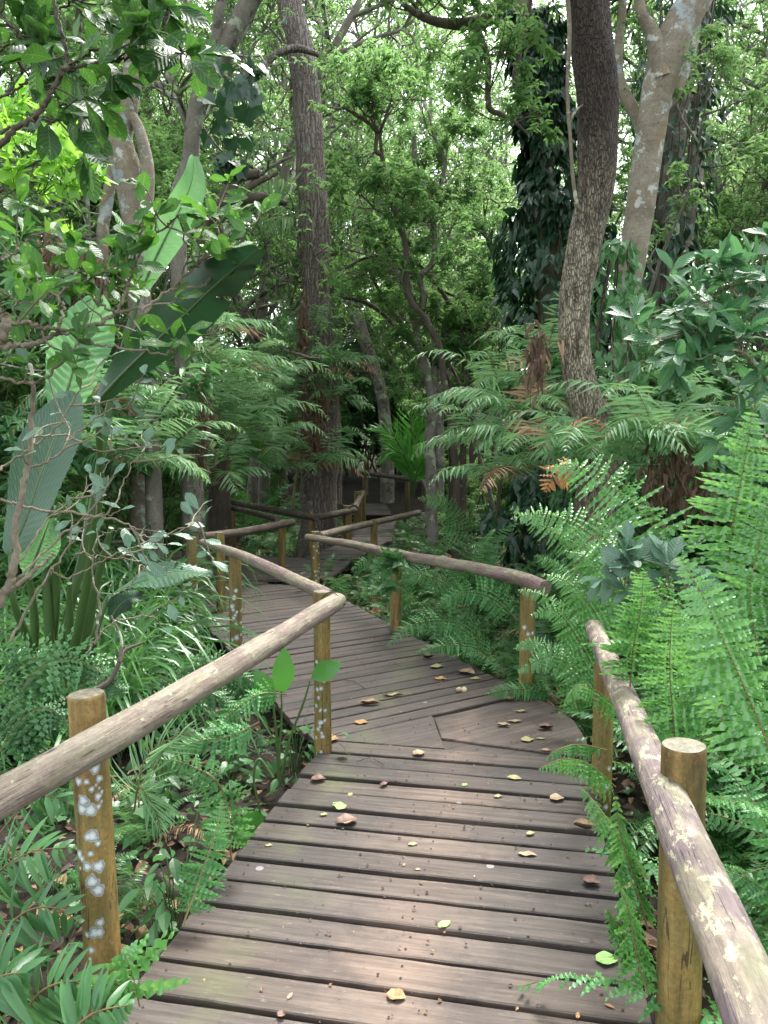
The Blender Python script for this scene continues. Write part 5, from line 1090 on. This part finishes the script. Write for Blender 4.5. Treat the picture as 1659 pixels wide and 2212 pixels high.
free_fronds('dead_frond', 'orange-brown dying fern tip among the green fronds at right', 'dead fern', [([(1250, 1005), (1215, 1015), (1190, 1040), (1178, 1060)], 3.6, 3.6, 1.0)], .1, .010, 10, M_BRN, P_SW, 90)
free_fronds('dead_frond', 'pinkish-brown dry frond curling down beside the dark bent trunk', 'dead fern', [([(1250, 720), (1200, 740), (1160, 770), (1080, 790)], 6.4, 6.3, 1.0)], .20, .012, 12, L_FEATD, P_PA, 91, droop=.5)
# ---- giant wild banana at left
def banana_leaf(root, pts, d0, d1, hw, mat, up=(0, -.8, .6), fold=.25, pleat=.006, np_=34, tears=(), seed=0, stalk=None, prof=None, wave=.02):
    rng = np.random.default_rng(seed); n = 56; P = spline([at(x, y, d) for (x, y), d in zip(pts, np.linspace(d0, d1, len(pts)))], n)
    T_ = nrm(np.gradient(P, axis=0)); N_ = np.broadcast_to(np.array(up, float), T_.shape); Sd = nrm(np.cross(T_, N_)); N_ = np.cross(Sd, T_); t = np.linspace(0, 1, n)
    wd = hw*(prof(t) if prof else np.clip(np.sin(np.pi*np.clip(t*.96+.02, 0, 1))**.55, .02, 1)); nu = 9; G = Geo()
    for sg in (-1, 1):
        u = np.linspace(0.02, 1, nu); A = fold*(1+.2*np.sin(t*6+seed))
        off = (Sd[:, None]*sg*u[None, :, None]*np.cos(A)[:, None, None]+N_[:, None]*(u[None, :, None]*np.sin(A)[:, None, None]))*wd[:, None, None]
        shift = T_[:, None]*(u[None, :, None]*wd[:, None, None]*.25)
        ph = (t[:, None]*np_-u[None]*1.2)*2*np.pi; pl_ = np.sin(ph)*pleat*np.clip(u*4, 0, 1)[None]+np.sin(t*9+seed+sg)[:, None]*u[None]**2*wave
        V = P[:, None]+off+shift+N_[:, None]*pl_[..., None]
        i, j = np.meshgrid(np.arange(n-1), np.arange(nu-1), indexing='ij'); ok = np.ones(i.shape, bool)
        for (ts, s_) in tears:
            if s_ == sg: ok &= ~((np.abs(i/n-ts) < .012) & (j > 2))
        q = (i*nu+j)[ok]; uv = np.stack(np.broadcast_arrays(sg*u[None], t[:, None]), -1)
        G.add(V, f4=np.stack([q, q+1, q+nu+1, q+nu], 1), uv=uv)
    o = G.build('leaf', mat, root); Gm = Geo(); tube(Gm, P-N_*.004, np.linspace(.010, .002, n), 6, cap=False)
    if stalk:
        S_ = [at(x, y, d) for (x, y), d in zip(stalk, np.linspace(3.7, d0, len(stalk)))]; tube(Gm, S_+[P[1]], np.linspace(.024, .011, len(S_)+1), 10, n=30, cap=False)
    Gm.build('leaf_stalk', M_STALK, o)
wb = thing('wild_banana', 'giant wild banana plant with huge pleated paddle leaves on dark stalks at left', 'plant')
banana_leaf(wb, [(205, 875), (262, 812), (330, 745), (400, 680), (470, 612), (556, 538)], 3.1, 2.4, .10, L_STRD, up=(.35, .75, .75), fold=.55, pleat=.003, seed=1, stalk=[(150, 1450), (190, 1250), (215, 1060), (214, 930)], tears=((.72, -1),))
banana_leaf(wb, [(300, 640), (335, 560), (375, 480), (412, 400), (420, 338)], 3.8, 3.9, .085, L_STRG, up=(.5, -.8, -.1), fold=.5, pleat=.003, seed=2, stalk=[(120, 1440), (190, 1150), (240, 860), (290, 670)])
banana_leaf(wb, [(128, 900), (150, 830), (168, 770), (190, 715), (210, 640)], 3.6, 3.7, .15, L_STRG, up=(0, -1, .1), fold=.15, pleat=.005, np_=16, seed=3, stalk=[(110, 1430), (100, 1200), (120, 1000)])
banana_leaf(wb, [(20, 1200), (60, 1110), (95, 1010), (130, 920), (165, 850)], 3.3, 3.4, .13, L_STRS, up=(0, -1, .35), fold=.25, pleat=.0045, np_=22, seed=4, stalk=[(80, 1450), (60, 1380), (30, 1300)])
banana_leaf(wb, [(228, 1292), (290, 1262), (350, 1245), (405, 1238), (456, 1244)], 3.5, 3.35, .075, L_STRS, up=(0, -.5, .9), fold=.1, pleat=.005, np_=20, seed=5, stalk=[(195, 1450), (205, 1370)], tears=((.55, -1), (.62, -1)))
banana_leaf(wb, [(236, 1345), (255, 1312), (280, 1292), (308, 1290)], 3.6, 3.6, .05, L_STRD, up=(0, -.8, .6), fold=.1, pleat=.004, seed=6)
banana_leaf(wb, [(60, 1250), (90, 1170), (108, 1120), (112, 1170)][:3], 3.5, 3.5, .09, L_STRG, up=(0, -1, .1), fold=.1, pleat=.005, seed=7)
Gm = Geo()
for (a, b, c) in (((60, 1480), (75, 1350), (60, 1230)), ((100, 1480), (120, 1300), (118, 1150)), ((140, 1480), (150, 1380), (150, 1260)), ((175, 1480), (200, 1300), (240, 1140))):
    tube(Gm, [at(*a, 3.75), at(*b, 3.7), at(*c, 3.6)], [.03, .022, .012], 10, n=16)
Gm.build('stalks', M_STALK, wb)
# ---- foreground bush with big spotted leaves
def bush(name, label, branches, leafmat, bark, seed, nl=5, L=(.07, .13), Wr=.26, T=F_OBO, twigs=3, tl=.22, cat='shrub', up=(0, -.5, .8), along=True):
    rng = np.random.default_rng(seed); root = thing(name, label, cat); Gw, Gl = Geo(), Geo(); O, D = [], []
    for bi, (pts, d0, d1, w0, w1, dens) in enumerate(branches):
        m = len(pts); P = spline([at(x, y, d) for (x, y), d in zip(pts, np.linspace(d0, d1, m))], 8*m)
        P = P+rng.normal(0, .003, P.shape); tube(Gw, P, np.linspace(pxw(w0, d0)/2, pxw(w1, d1)/2, len(P)), 8, bump=.12, rng=rng, fc=12)
        nt_ = int(twigs*dens)
        for k in range(nt_):
            t = rng.uniform(.2, 1); i = min(int(t*(len(P)-1)), len(P)-2); ax = nrm(P[i+1]-P[i]); d = nrm(ax*.6+nrm(np.cross(ax, rng.normal(0, 1, 3)))*.8+[0, 0, .2]); q = P[i]
            l = tl*rng.uniform(.4, 1.1); Q = [q]
            for s_ in range(4): Q.append(Q[-1]+d*l/4); d = nrm(d+rng.normal(0, .28, 3)+[0, 0, .08])
            tube(Gw, Q, np.linspace(.0035, .0018, 5), 5, cap=False, n=9)
            for e in range(nl): O.append(Q[-1]+rng.normal(0, .006, 3)); D.append(d*.8+rng.normal(0, .8, 3)*[1, .7, .8])
            for e in range(2): O.append(Q[2+e]); D.append(nrm(np.cross(d, rng.normal(0, 1, 3)))+d*.4)
        if dens > 0:
            for e in range(nl): O.append(P[-1]); D.append(nrm(P[-1]-P[-3])+rng.normal(0, .6, 3))
    O, D = np.array(O), np.array(D); LL = rng.uniform(L[0], L[1], len(O)); leaves(Gl, T, O, D, LL, LL*Wr, rng, up=up, roll=.45)
    Gw.build('branches', bark, root); Gl.build('foliage', leafmat, root); return root
Z2 = lambda *p: [(x*.36, y*.36+265.4) for x, y in p]
bush('foreground_bush', 'sprawling foreground bush with big glossy insect-spotted leaves on pale branches at left', [
    (Z2((-60, 1080), (10, 1160), (30, 1210), (0, 1300), (-60, 1380)), 2.2, 2.2, 24, 20, 0),
    (Z2((0, 1340), (130, 1335), (230, 1320), (350, 1265), (450, 1240), (620, 1190), (700, 1140), (880, 1100), (1030, 1000), (1210, 980), (1270, 930), (1390, 860)), 2.2, 2.6, 13, 3, 4.0),
    (Z2((30, 1210), (150, 1200), (250, 1225), (400, 1240)), 2.2, 2.3, 10, 8, 1), (Z2((700, 1140), (760, 1000), (790, 900), (830, 700), (860, 610)), 2.35, 2.4, 7, 4, 3.4), (Z2((830, 710), (920, 670), (1000, 620), (1080, 540)), 2.4, 2.4, 5, 3, 2.6),
    (Z2((1030, 1000), (1130, 900), (1210, 830), (1320, 690), (1330, 620), (1290, 570)), 2.5, 2.5, 6, 3, 3.2), (Z2((500, 1300), (640, 1340), (830, 1365), (970, 1385), (1060, 1350), (1110, 1270)), 2.3, 2.3, 6, 3, .8),
    (Z2((0, 1530), (130, 1560), (250, 1550), (390, 1420), (480, 1290)), 2.3, 2.3, 7, 5, 1), (Z2((350, 1265), (380, 1100), (350, 1050), (420, 980), (560, 930)), 2.3, 2.4, 8, 3, 3), (Z2((700, 1140), (560, 1050), (500, 900), (420, 800)), 2.4, 2.5, 6, 3, 3),
    (Z2((0, 820), (70, 800), (160, 700), (300, 660)), 2.5, 2.6, 6, 3, 3), (Z2((0, 1000), (120, 1080), (260, 1060), (400, 1000)), 2.4, 2.5, 6, 3, 3), (Z2((1200, 860), (1300, 760), (1380, 660), (1420, 560)), 2.5, 2.6, 5, 2, 2)],
    L_BUSH, B_PALET, 95, nl=4, L=(.05, .09), twigs=2.1, tl=.15)
bush('overhead_branch', 'dark branch with broad backlit leaves hanging over the top-left corner', [
    ([(-20, 335), (30, 280), (85, 245), (115, 195), (138, 150), (145, 120), (135, 75), (112, -10)], 2.3, 2.2, 13, 7, 2.0), ([(145, 155), (175, 145), (230, 135), (265, 130), (310, 107), (350, 70), (360, 20)], 2.3, 2.3, 8, 3, 3.6),
    ([(138, 155), (200, 110), (280, 80), (320, 30), (325, -20)], 2.3, 2.3, 7, 4, 3.6), ([(0, 285), (60, 265), (140, 255), (200, 235)], 2.4, 2.5, 7, 3, 3), ([(60, 100), (30, 60), (-10, 20)], 2.4, 2.4, 6, 4, 3), ([(-10, 215), (40, 190), (70, 150), (60, 90)], 2.5, 2.5, 6, 3, 3), ([(320, 95), (380, 110), (430, 118)], 2.3, 2.3, 4, 2, 2), ([(-10, 120), (60, 60), (130, 20), (200, -10)], 2.6, 2.6, 5, 3, 3)],
    leaf_mat('branch_leaf', '#1c4420', '#34642c', '#68a03c', .40, .30, veins=8, spots='#7da850'), B_TWIG, 96, nl=4, L=(.08, .14), twigs=1.7, tl=.16)
R3 = lambda *p: [(x*.5, y*.5+663.6) for x, y in p]
bush('twiggy_bush', 'leafless tangle of thin grey twigs with a few grey-green leaves at middle left', [
    (R3((0, 1290), (60, 1130), (75, 900), (120, 700), (140, 400), (130, 250)), 2.3, 2.4, 20, 8, .6), (R3((0, 1240), (75, 1200), (180, 1110), (240, 1060)), 2.3, 2.35, 14, 6, 0),
    (R3((0, 830), (150, 870), (400, 900), (560, 940), (600, 985), (700, 990), (870, 920)), 2.4, 2.6, 6, 2, 1.5), (R3((220, 1130), (300, 1170), (470, 1080), (640, 1010)), 2.4, 2.6, 5, 2, 1), (R3((330, 1060), (450, 1080), (620, 1100), (740, 1140)), 2.4, 2.7, 4, 2, 1),
    (R3((75, 1180), (200, 1050), (340, 930), (480, 870), (560, 700), (620, 620)), 2.35, 2.7, 6, 2, 1.5), (R3((140, 560), (300, 560), (420, 620), (560, 610), (700, 600)), 2.4, 2.8, 5, 2, 1.2), (R3((40, 1450), (160, 1230), (280, 1060), (380, 930), (520, 880)), 2.4, 2.6, 7, 2, 1),
    (R3((410, 1460), (430, 1300), (400, 1150), (420, 1000), (520, 960)), 2.7, 2.8, 6, 2, 1), (R3((120, 700), (250, 640), (330, 540), (470, 450), (560, 430)), 2.4, 2.6, 6, 2, 1.5), (R3((0, 700), (120, 620), (240, 520), (330, 380), (370, 250)), 2.4, 2.5, 6, 2, 1.5),
    (R3((60, 1130), (220, 900), (380, 780), (480, 660)), 2.35, 2.6, 5, 2, 1), (R3((370, 1500), (470, 1380), (640, 1330), (700, 1380)), 2.8, 2.9, 5, 2, .6), (R3((600, 985), (650, 1080), (560, 1200), (480, 1250)), 2.6, 2.8, 4, 2, .6)],
    L_BUSHG, B_PALET, 97, nl=1, L=(.045, .08), Wr=.24, twigs=2, tl=.24)
tw = Geo(); ptube(tw, [(150, 1560), (185, 1503), (235, 1473), (258, 1430), (270, 1405), (310, 1388)], 2.9, 3.1, [12, 12, 13, 10, 8, 5], 8, rng=HR); ptube(tw, [(258, 1430), (262, 1380), (240, 1330)], 3.0, 3.1, [9, 6, 4], 8, rng=HR)
tag(tw.build('bare_branch', B_TWIG), 'crooked bare brown branch curving up behind the near left post', 'branch')
bush('lime_vine', 'bright yellow-green heart-leaved vine catching the light at the left edge', [([(-10, 380), (60, 350), (110, 340), (160, 350)], 3.9, 3.8, 3, 2, 7), ([(0, 430), (40, 410), (100, 420), (150, 400)], 3.9, 3.8, 3, 2, 5), ([(-10, 320), (40, 300), (110, 290)], 4.1, 4.1, 3, 2, 4)],
    L_LIME, M_STALK, 98, nl=3, L=(.055, .09), Wr=.5, T=T_HEART, tl=.22, cat='vine')
L_SHRD = leaf_mat('shrub_broad', '#2c5a3a', '#4c8056', '#76b068', .42, .28, veins=8, spec=.5)
bush('broadleaf_shrub', 'broad blue-green leaved shrub reaching in from the right edge above the ferns', [
    ([(1700, 900), (1640, 800), (1560, 740), (1500, 720), (1420, 735)], 3.4, 3.3, 9, 4, 4), ([(1700, 760), (1640, 690), (1590, 640), (1560, 600)], 3.4, 3.4, 8, 4, 4), ([(1640, 800), (1600, 760), (1520, 760), (1470, 790)], 3.3, 3.3, 6, 3, 3),
    ([(1700, 650), (1650, 600), (1620, 560)], 3.6, 3.6, 6, 3, 3), ([(1700, 1000), (1650, 940), (1600, 900)], 3.3, 3.3, 6, 3, 3), ([(1600, 650), (1540, 650), (1480, 660)], 3.4, 3.4, 5, 3, 3)],
    L_SHRD, B_GREEN, 99, nl=4, L=(.08, .15), Wr=.18, T=F_BIG, tl=.2)
bush('grey_leaved_sapling', 'sapling with a few bluish-grey leaves poking through the ferns above the near right handrail', [([(1400, 1330), (1370, 1290), (1350, 1250), (1340, 1225)], 2.9, 2.9, 4, 2, 2), ([(1370, 1290), (1330, 1260), (1300, 1250)], 2.9, 2.9, 3, 2, 1.5), ([(1380, 1290), (1430, 1270), (1480, 1280)], 2.9, 2.8, 3, 2, 1.5)], L_BUSHG, B_GREEN, 100, nl=3, L=(.08, .12), Wr=.26, tl=.12)
bush('leafy_twig', 'vine with small round leaves crossing the log handrail near the middle post', [([(900, 1225), (870, 1215), (850, 1222), (845, 1260)], 6.4, 6.3, 3, 2, 3)], L_COVER, M_STALK, 101, nl=4, L=(.08, .12), Wr=.55, T=T_HEART, tl=.12, cat='vine')
# arum with long stalks left of the second post
ar = thing('arum_plant', 'arum plant with long pale stalks and upright spear leaves left of the second post', 'plant'); Gs, Gl = Geo(), Geo()
for (pts, d) in (([(605, 1700), (603, 1640), (608, 1560), (608, 1490)], 3.75), ([(605, 1690), (625, 1600), (655, 1520), (670, 1470)], 3.75), ([(590, 1680), (560, 1640), (548, 1680), (562, 1755)], 3.4), ([(602, 1690), (598, 1600), (590, 1520)], 3.8)):
    P = [at(x, y, d) for x, y in pts]; tube(Gs, P, [.008, .007, .006, .004][:len(P)], 8, n=24)
rng = np.random.default_rng(4)
for (x, y, d, dx, dy, l, wd) in ((608, 1500, 3.75, .02, -.25, .24, .055), (562, 1750, 3.4, -.12, .22, .2, .07), (672, 1465, 3.75, .2, -.1, .17, .05), (590, 1520, 3.8, -.1, -.2, .2, .05)):
    a_ = at(x, y, d); b_ = at(x+dx*400, y+dy*400, d-.05); dd = nrm(b_-a_)[None]; X, Y, Z = basis(dd, np.array([.2, -1, .3])); inst(Gl, F_BIG, [a_], X*l, Y*wd, Z*l)
Gs.build('stalk', M_STALK, ar); Gl.build('foliage', L_PALM, ar)
# fan palm leaf
fp = thing('fan_palm', 'small dark fan palm leaf in the shade left of the fissured trunk', 'palm'); G = Geo(); n = 22
for (cx_, cy_, dd, s_) in ((555, 890, 11.5, .42), (545, 960, 11.6, .34)):
    c_ = at(cx_, cy_+20, dd); a = np.linspace(-2.2, 2.2, n); D = np.column_stack([np.sin(a), np.full(n, -.25), np.cos(a)]); D, Y, Z = basis(D, (0, -1, .2)); inst(G, P_PA, np.repeat(c_[None], n, 0), D*s_, Y*.028, Z*s_*.4)
G.build('fronds', L_PALM, fp)
# ================================================================ fallen leaves and bits on the planks
def fl_mat(name, a, b, rough=.55): 
    M = NT(name); tc = M.n('TexCoord').outputs['Object']; c = M.mix(M.ramp(M.noise(tc, 30, 4), [(.35, BK), (.65, WH)]), lin(a), lin(b)); uv = M.n('SeparateXYZ', Vector=M.n('UVMap').outputs[0])
    c = M.mix(M.math('MULTIPLY', M.math('LESS_THAN', M.math('ABSOLUTE', uv.outputs[0]), .05), .5), c, lin('#d8cba0')); return M.done(M.n('BsdfPrincipled', Base_Color=c, Roughness=rough))
FM = {'brown': fl_mat('fallen_brown', '#432b22', '#74513f'), 'tan': fl_mat('fallen_tan', '#7a6248', '#a58e6c'), 'yellow': fl_mat('fallen_yellow', '#7a7745', '#9c9664'), 'green': fl_mat('fallen_green', '#6b9848', '#93b86c'), 'ochre': fl_mat('fallen_ochre', '#7a5730', '#a37c48')}
LAST = [None]
def fallen(px, py, Lpx, ang, col, label, group=None, T=None, Wr=.3, curl=.25, name='fallen_leaf', z=.003):
    rng = np.random.default_rng(int(px*7+py)); p = gp(px, py); d = p[1]; L = pxw(Lpx, d)*.88; tm = blade(7, lambda t: max(math.sin(math.pi*t**.85), 0)**.75, curl*1.2, -.0, .12, 1.5, .14)
    v, a3, a4, uv = tm; v = v.copy(); t = v[:, 0]; v[:, 2] = v[:, 2]*.35+.12*curl*(2*t-1)**2*1.6+.02*np.sin(t*9+px)
    v[:, 0] -= .5; G = Geo(); V = v*[L, L*Wr, L]; c, s = math.cos(ang), math.sin(ang); V = np.column_stack([V[:, 0]*c-V[:, 1]*s, V[:, 0]*s+V[:, 1]*c, V[:, 2]]); V[:, 2] -= V[:, 2].min()
    G.add(V, f4=a4, uv=uv); x0 = np.array([-.5*L*c, -.5*L*s, V[0, 2]]); tube(G, [x0, x0+np.array([-.16*L*c-.03*L*s, -.16*L*s, .01])], [.0012, .0008], 4)
    o = G.build(name, FM[col]); o.location = (p[0], p[1], z); LAST[0] = o; return tag(o, label, 'fallen leaf', group)
fallen(732, 1742, 46, 2.3, 'green', 'fresh light green leaf lying beside a curled brown leaf on the near planks', Wr=.36, curl=.1)
fallen(750, 1778, 58, .5, 'brown', 'large curled reddish-brown leaf just below the fresh green leaf', Wr=.42, curl=.5)
fallen(700, 1761, 20, .2, 'yellow', 'small yellowish leaf fragment left of the big curled brown leaf')
fallen(757, 1718, 22, 1.3, 'yellow', 'small yellow leaf standing up-slope of the fresh green leaf')
fallen(688, 1687, 40, .2, 'brown', 'crumpled brown leaf at the left end of the planks below the second post', Wr=.4, curl=.6)
fallen(905, 1631, 34, .6, 'tan', 'maple-shaped brown leaf in the middle of the planks before the bend', Wr=.45, curl=.5)
fallen(830, 1698, 28, .9, 'brown', 'small dark folded leaf left of the centre planks', curl=.6)
fallen(1111, 1683, 38, -.4, 'yellow', 'yellow-green leaf right of the centre planks', Wr=.32)
fallen(1004, 1697, 18, .8, 'green', 'tiny green leaf in the centre of the planks', Wr=.4)
fallen(1076, 1722, 24, .4, 'yellow', 'narrow lime leaf on the centre right planks')
fallen(1203, 1728, 38, .2, 'tan', 'torn pinkish-brown leaf near the right plank ends', Wr=.45, curl=.5)
fallen(1146, 1802, 26, .4, 'yellow', 'small pale leaf on the right planks, above a long tan leaf')
fallen(1262, 1792, 60, -.3, 'tan', 'long curled tan leaf at the right edge under the drooping fern', Wr=.22, curl=.8)
fallen(1139, 1849, 50, -.15, 'tan', 'long flat tan leaf on the right half of the planks', Wr=.2)
fallen(892, 1826, 26, .2, 'yellow', 'pale yellow leaf in the middle of the near planks')
fallen(873, 1870, 14, 1.2, 'tan', 'tiny tan leaf bit below the pale yellow leaf')
fallen(903, 1880, 16, .1, 'tan', 'tiny curled tan bit right of another bit on the near planks')
fallen(1025, 1895, 12, 1.8, 'tan', 'tiny pale chip on the near right planks')
fallen(1278, 1912, 48, -.3, 'brown', 'crumpled dark brown leaf against the ferns at the right plank ends', Wr=.4, curl=.8)
fallen(960, 1999, 42, .7, 'green', 'pale green leaf on the nearest planks, centre right', Wr=.3, curl=.15)
fallen(1311, 2074, 62, .2, 'green', 'broad yellow-green leaf resting at the right edge of the near planks', Wr=.42, curl=.15)
fallen(856, 2156, 52, -.3, 'ochre', 'mottled yellow-brown leaf on the bottom planks', Wr=.42, curl=.4)
fallen(627, 2154, 26, 1.2, 'tan', 'narrow tan leaf on the bottom planks left of the mottled leaf', Wr=.22)
fallen(1317, 2176, 28, -.6, 'ochre', 'small ochre leaf on the bottom planks near the right post', Wr=.2)
fallen(1248, 2196, 24, 1.3, 'ochre', 'small upright ochre leaf at the very bottom right', Wr=.25)
fallen(608, 2196, 22, .5, 'brown', 'dark seed pod crumb at the very bottom left of centre', Wr=.6, curl=.8)
fallen(581, 1828, 20, .1, 'yellow', 'pale yellow leaf scrap near the left plank ends')
fallen(1140, 1600, 36, .4, 'yellow', 'yellow-green leaf on the wedge board at the bend', Wr=.42)
fallen(1168, 1598, 26, 0, 'yellow', 'bright yellow sliver beside the yellow-green leaf on the wedge board', Wr=.18)
fallen(1180, 1576, 40, .1, 'brown', 'dark brown curled leaf on the wedge board', Wr=.3, curl=.8)
fallen(1088, 1570, 36, -.2, 'tan', 'pale pinkish curled leaf left of the dark one on the wedge board', Wr=.22, curl=.5)
fallen(1112, 1561, 40, .1, 'tan', 'thin crinkled tan leaf on the wedge board, farther back', Wr=.16)
fallen(1180, 1622, 24, .0, 'tan', 'small tan leaf on the first plank below the wedge board', Wr=.3)
fallen(1126, 1539, 34, -.1, 'yellow', 'slim pale leaf at the back of the wedge board', Wr=.16)
fallen(1100, 1514, 30, .1, 'tan', 'tan folded leaf by the low fern at the bend', curl=.6)
fallen(952, 1468, 34, -.1, 'ochre', 'orange-brown leaf on the second stretch, right of centre', Wr=.35)
fallen(780, 1563, 36, 0, 'ochre', 'oval ochre leaf right of the second post', Wr=.4)
fallen(800, 1523, 52, 0, 'tan', 'long curled tan leaf on the planks just beyond the second post', Wr=.2, curl=.6)
fallen(850, 1505, 58, .2, 'yellow', 'long thin yellow leaf beyond the curled tan leaf', Wr=.09)
fallen(1008, 1456, 46, -.6, 'tan', 'large torn tan leaf at the right edge of the second stretch', Wr=.4, curl=.5)
fallen(1028, 1468, 30, .1, 'yellow', 'pale leaf under the large torn tan leaf')
fallen(945, 1442, 40, .4, 'yellow', 'olive leaf left of the large torn tan leaf', Wr=.3)
fallen(925, 1422, 30, .2, 'brown', 'crumpled dark leaf near the fern tip at the deck edge', curl=.8, Wr=.4)
fallen(716, 1600, 40, .1, 'ochre', 'yellow and brown leaf cluster at the foot of the second post', Wr=.45, curl=.4)
gl = 'small scattered leaves on the second stretch of planks'; SCL = []
GRN = np.random.default_rng(12)
for k in range(46):
    s_ = GRN.uniform(0, 1)**.8; yy = 4.6+s_*6.5; xx = RBx(yy)-GRN.uniform(.12, 1.3); c_ = ('brown', 'tan', 'yellow', 'ochre', 'tan')[GRN.integers(5)]
    r_ = np.array([xx, yy, 0])-[0, 0, EYE]; q = np.array([r_[0], cp*r_[1]-sp*r_[2], sp*r_[1]+cp*r_[2]]); px_, py_ = CX+F*q[0]/q[1], CY-F*q[2]/q[1]
    fallen(px_, py_, pxw(1, 1)*F*GRN.uniform(.07, .13)/yy*1.0*1.0, GRN.uniform(0, 3.1), c_, 'small dry leaf on the second stretch of planks', gl, Wr=GRN.uniform(.2, .4), curl=GRN.uniform(.1, .7)); SCL.append((bpy.context.scene.objects[-1] if 0 else LAST[0], c_))
SCL.sort(key=lambda t: t[0].location.y); cnt = {}
for o_, c_ in SCL:
    sd_ = 'left' if o_.location.x < RBx(o_.location.y)-.75 else 'right'; k_ = (c_, sd_); i_ = cnt.get(k_, 0); cnt[k_] = i_+1
    o_['label'] = '%s %s leaf on the %s side of the second plank stretch' % (ORD[i_], c_, sd_)
def debris():
    rng = np.random.default_rng(8); G = Geo(); n = 900; y = rng.uniform(2.0, 9, n)
    cx_ = np.where(y < 4.1, .2*y-.40, RBx(y)-.7); x = cx_+rng.uniform(-.62, .62, n)*np.where(rng.random(n) < .5, 1, rng.random(n)**.3)
    O = np.column_stack([x, y, np.full(n, .006)]); D = rng.normal(0, 1, (n, 3))*[1, 1, .1]; LL = rng.uniform(.004, .018, n)
    leaves(G, T_TINY, O, D, LL, LL*.35, rng, roll=.15)
    return tag(G.build('plank_debris', M_LIT, smooth=False), 'tiny crumbs of bark and leaf scattered on the planks', 'debris', kind='stuff')
debris()
# nut shell
G = Geo()
for s_ in (-1, 1):
    th = np.linspace(0, np.pi, 9); ph = np.linspace(0, 2*np.pi, 15); V = np.array([[(.021*math.sin(a)*math.cos(b)+s_*.017, .017*math.sin(a)*math.sin(b), .017+.017*math.cos(a)+.004*s_*math.sin(b)) for b in ph] for a in th]); m = 15
    i, j = np.meshgrid(np.arange(8), np.arange(14), indexing='ij'); q = (i*m+j).ravel(); G.add(V, f4=np.stack([q, q+1, q+m+1, q+m], 1))
o = G.build('split_seed_shell', FM['tan']); o.location = tuple(gp(997, 1496)+[0, 0, .002]); tag(o, 'split pinkish-brown seed shell on the second stretch right of centre', 'seed')
# bits of twig
for i, (a, b, c, lb) in enumerate((((770, 1648), (800, 1640), (830, 1655), 'thin bare twig on the left planks just below the bend'), ((740, 1470), (765, 1475), (790, 1490), 'hair-thin twig on the planks right of the second post'))):
    G = Geo(); tube(G, [gp(*a)+[0, 0, .006], gp(*b)+[0, 0, .012], gp(*c)+[0, 0, .005]], .002, 5); tag(G.build('fallen_twig', B_TWIG), lb, 'twig')
G = Geo(); a_, b_ = at(340, 1640, 3.1), at(405, 1690, 2.9); a_[2] = GZ+.12; b_[2] = GZ+.06; tube(G, [a_, (a_+b_)/2+[0, 0, .02], b_], [.014, .016, .012], 10, n=14, bump=.08, rng=HR); tag(G.build('fallen_branch', B_TWIG), 'short brown fallen branch on the soil right of the near left post', 'branch')

# ---- trees standing around the viewer; their crowns shade the near boardwalk
ov = []
for (x, y, s_, k) in ((-4.6, .5, 1.15, 3), (4.8, 1.2, 1.1, 1), (-6.5, 4.5, 1.1, 1), (6.2, 5.0, 1.1, 0), (-7.5, -1, 1.2, 3), (7.6, -1, 1.2, 1)):
    o_ = dup(TK[k], (x, y, float(ground_z(x, y))-.1), x*1.7+y, s_, 'tree', 'trees around the viewpoint'); ov.append(o_)
for o_, t_ in zip(ov, ('left of the near planks', 'right of the near planks', 'at the far left beyond the foreground bush', 'at the far right beyond the broadleaf shrub', 'far out at left, level with the viewpoint', 'far out at right, level with the viewpoint')):
    o_['label'] = 'tall whorled-leaf tree '+t_
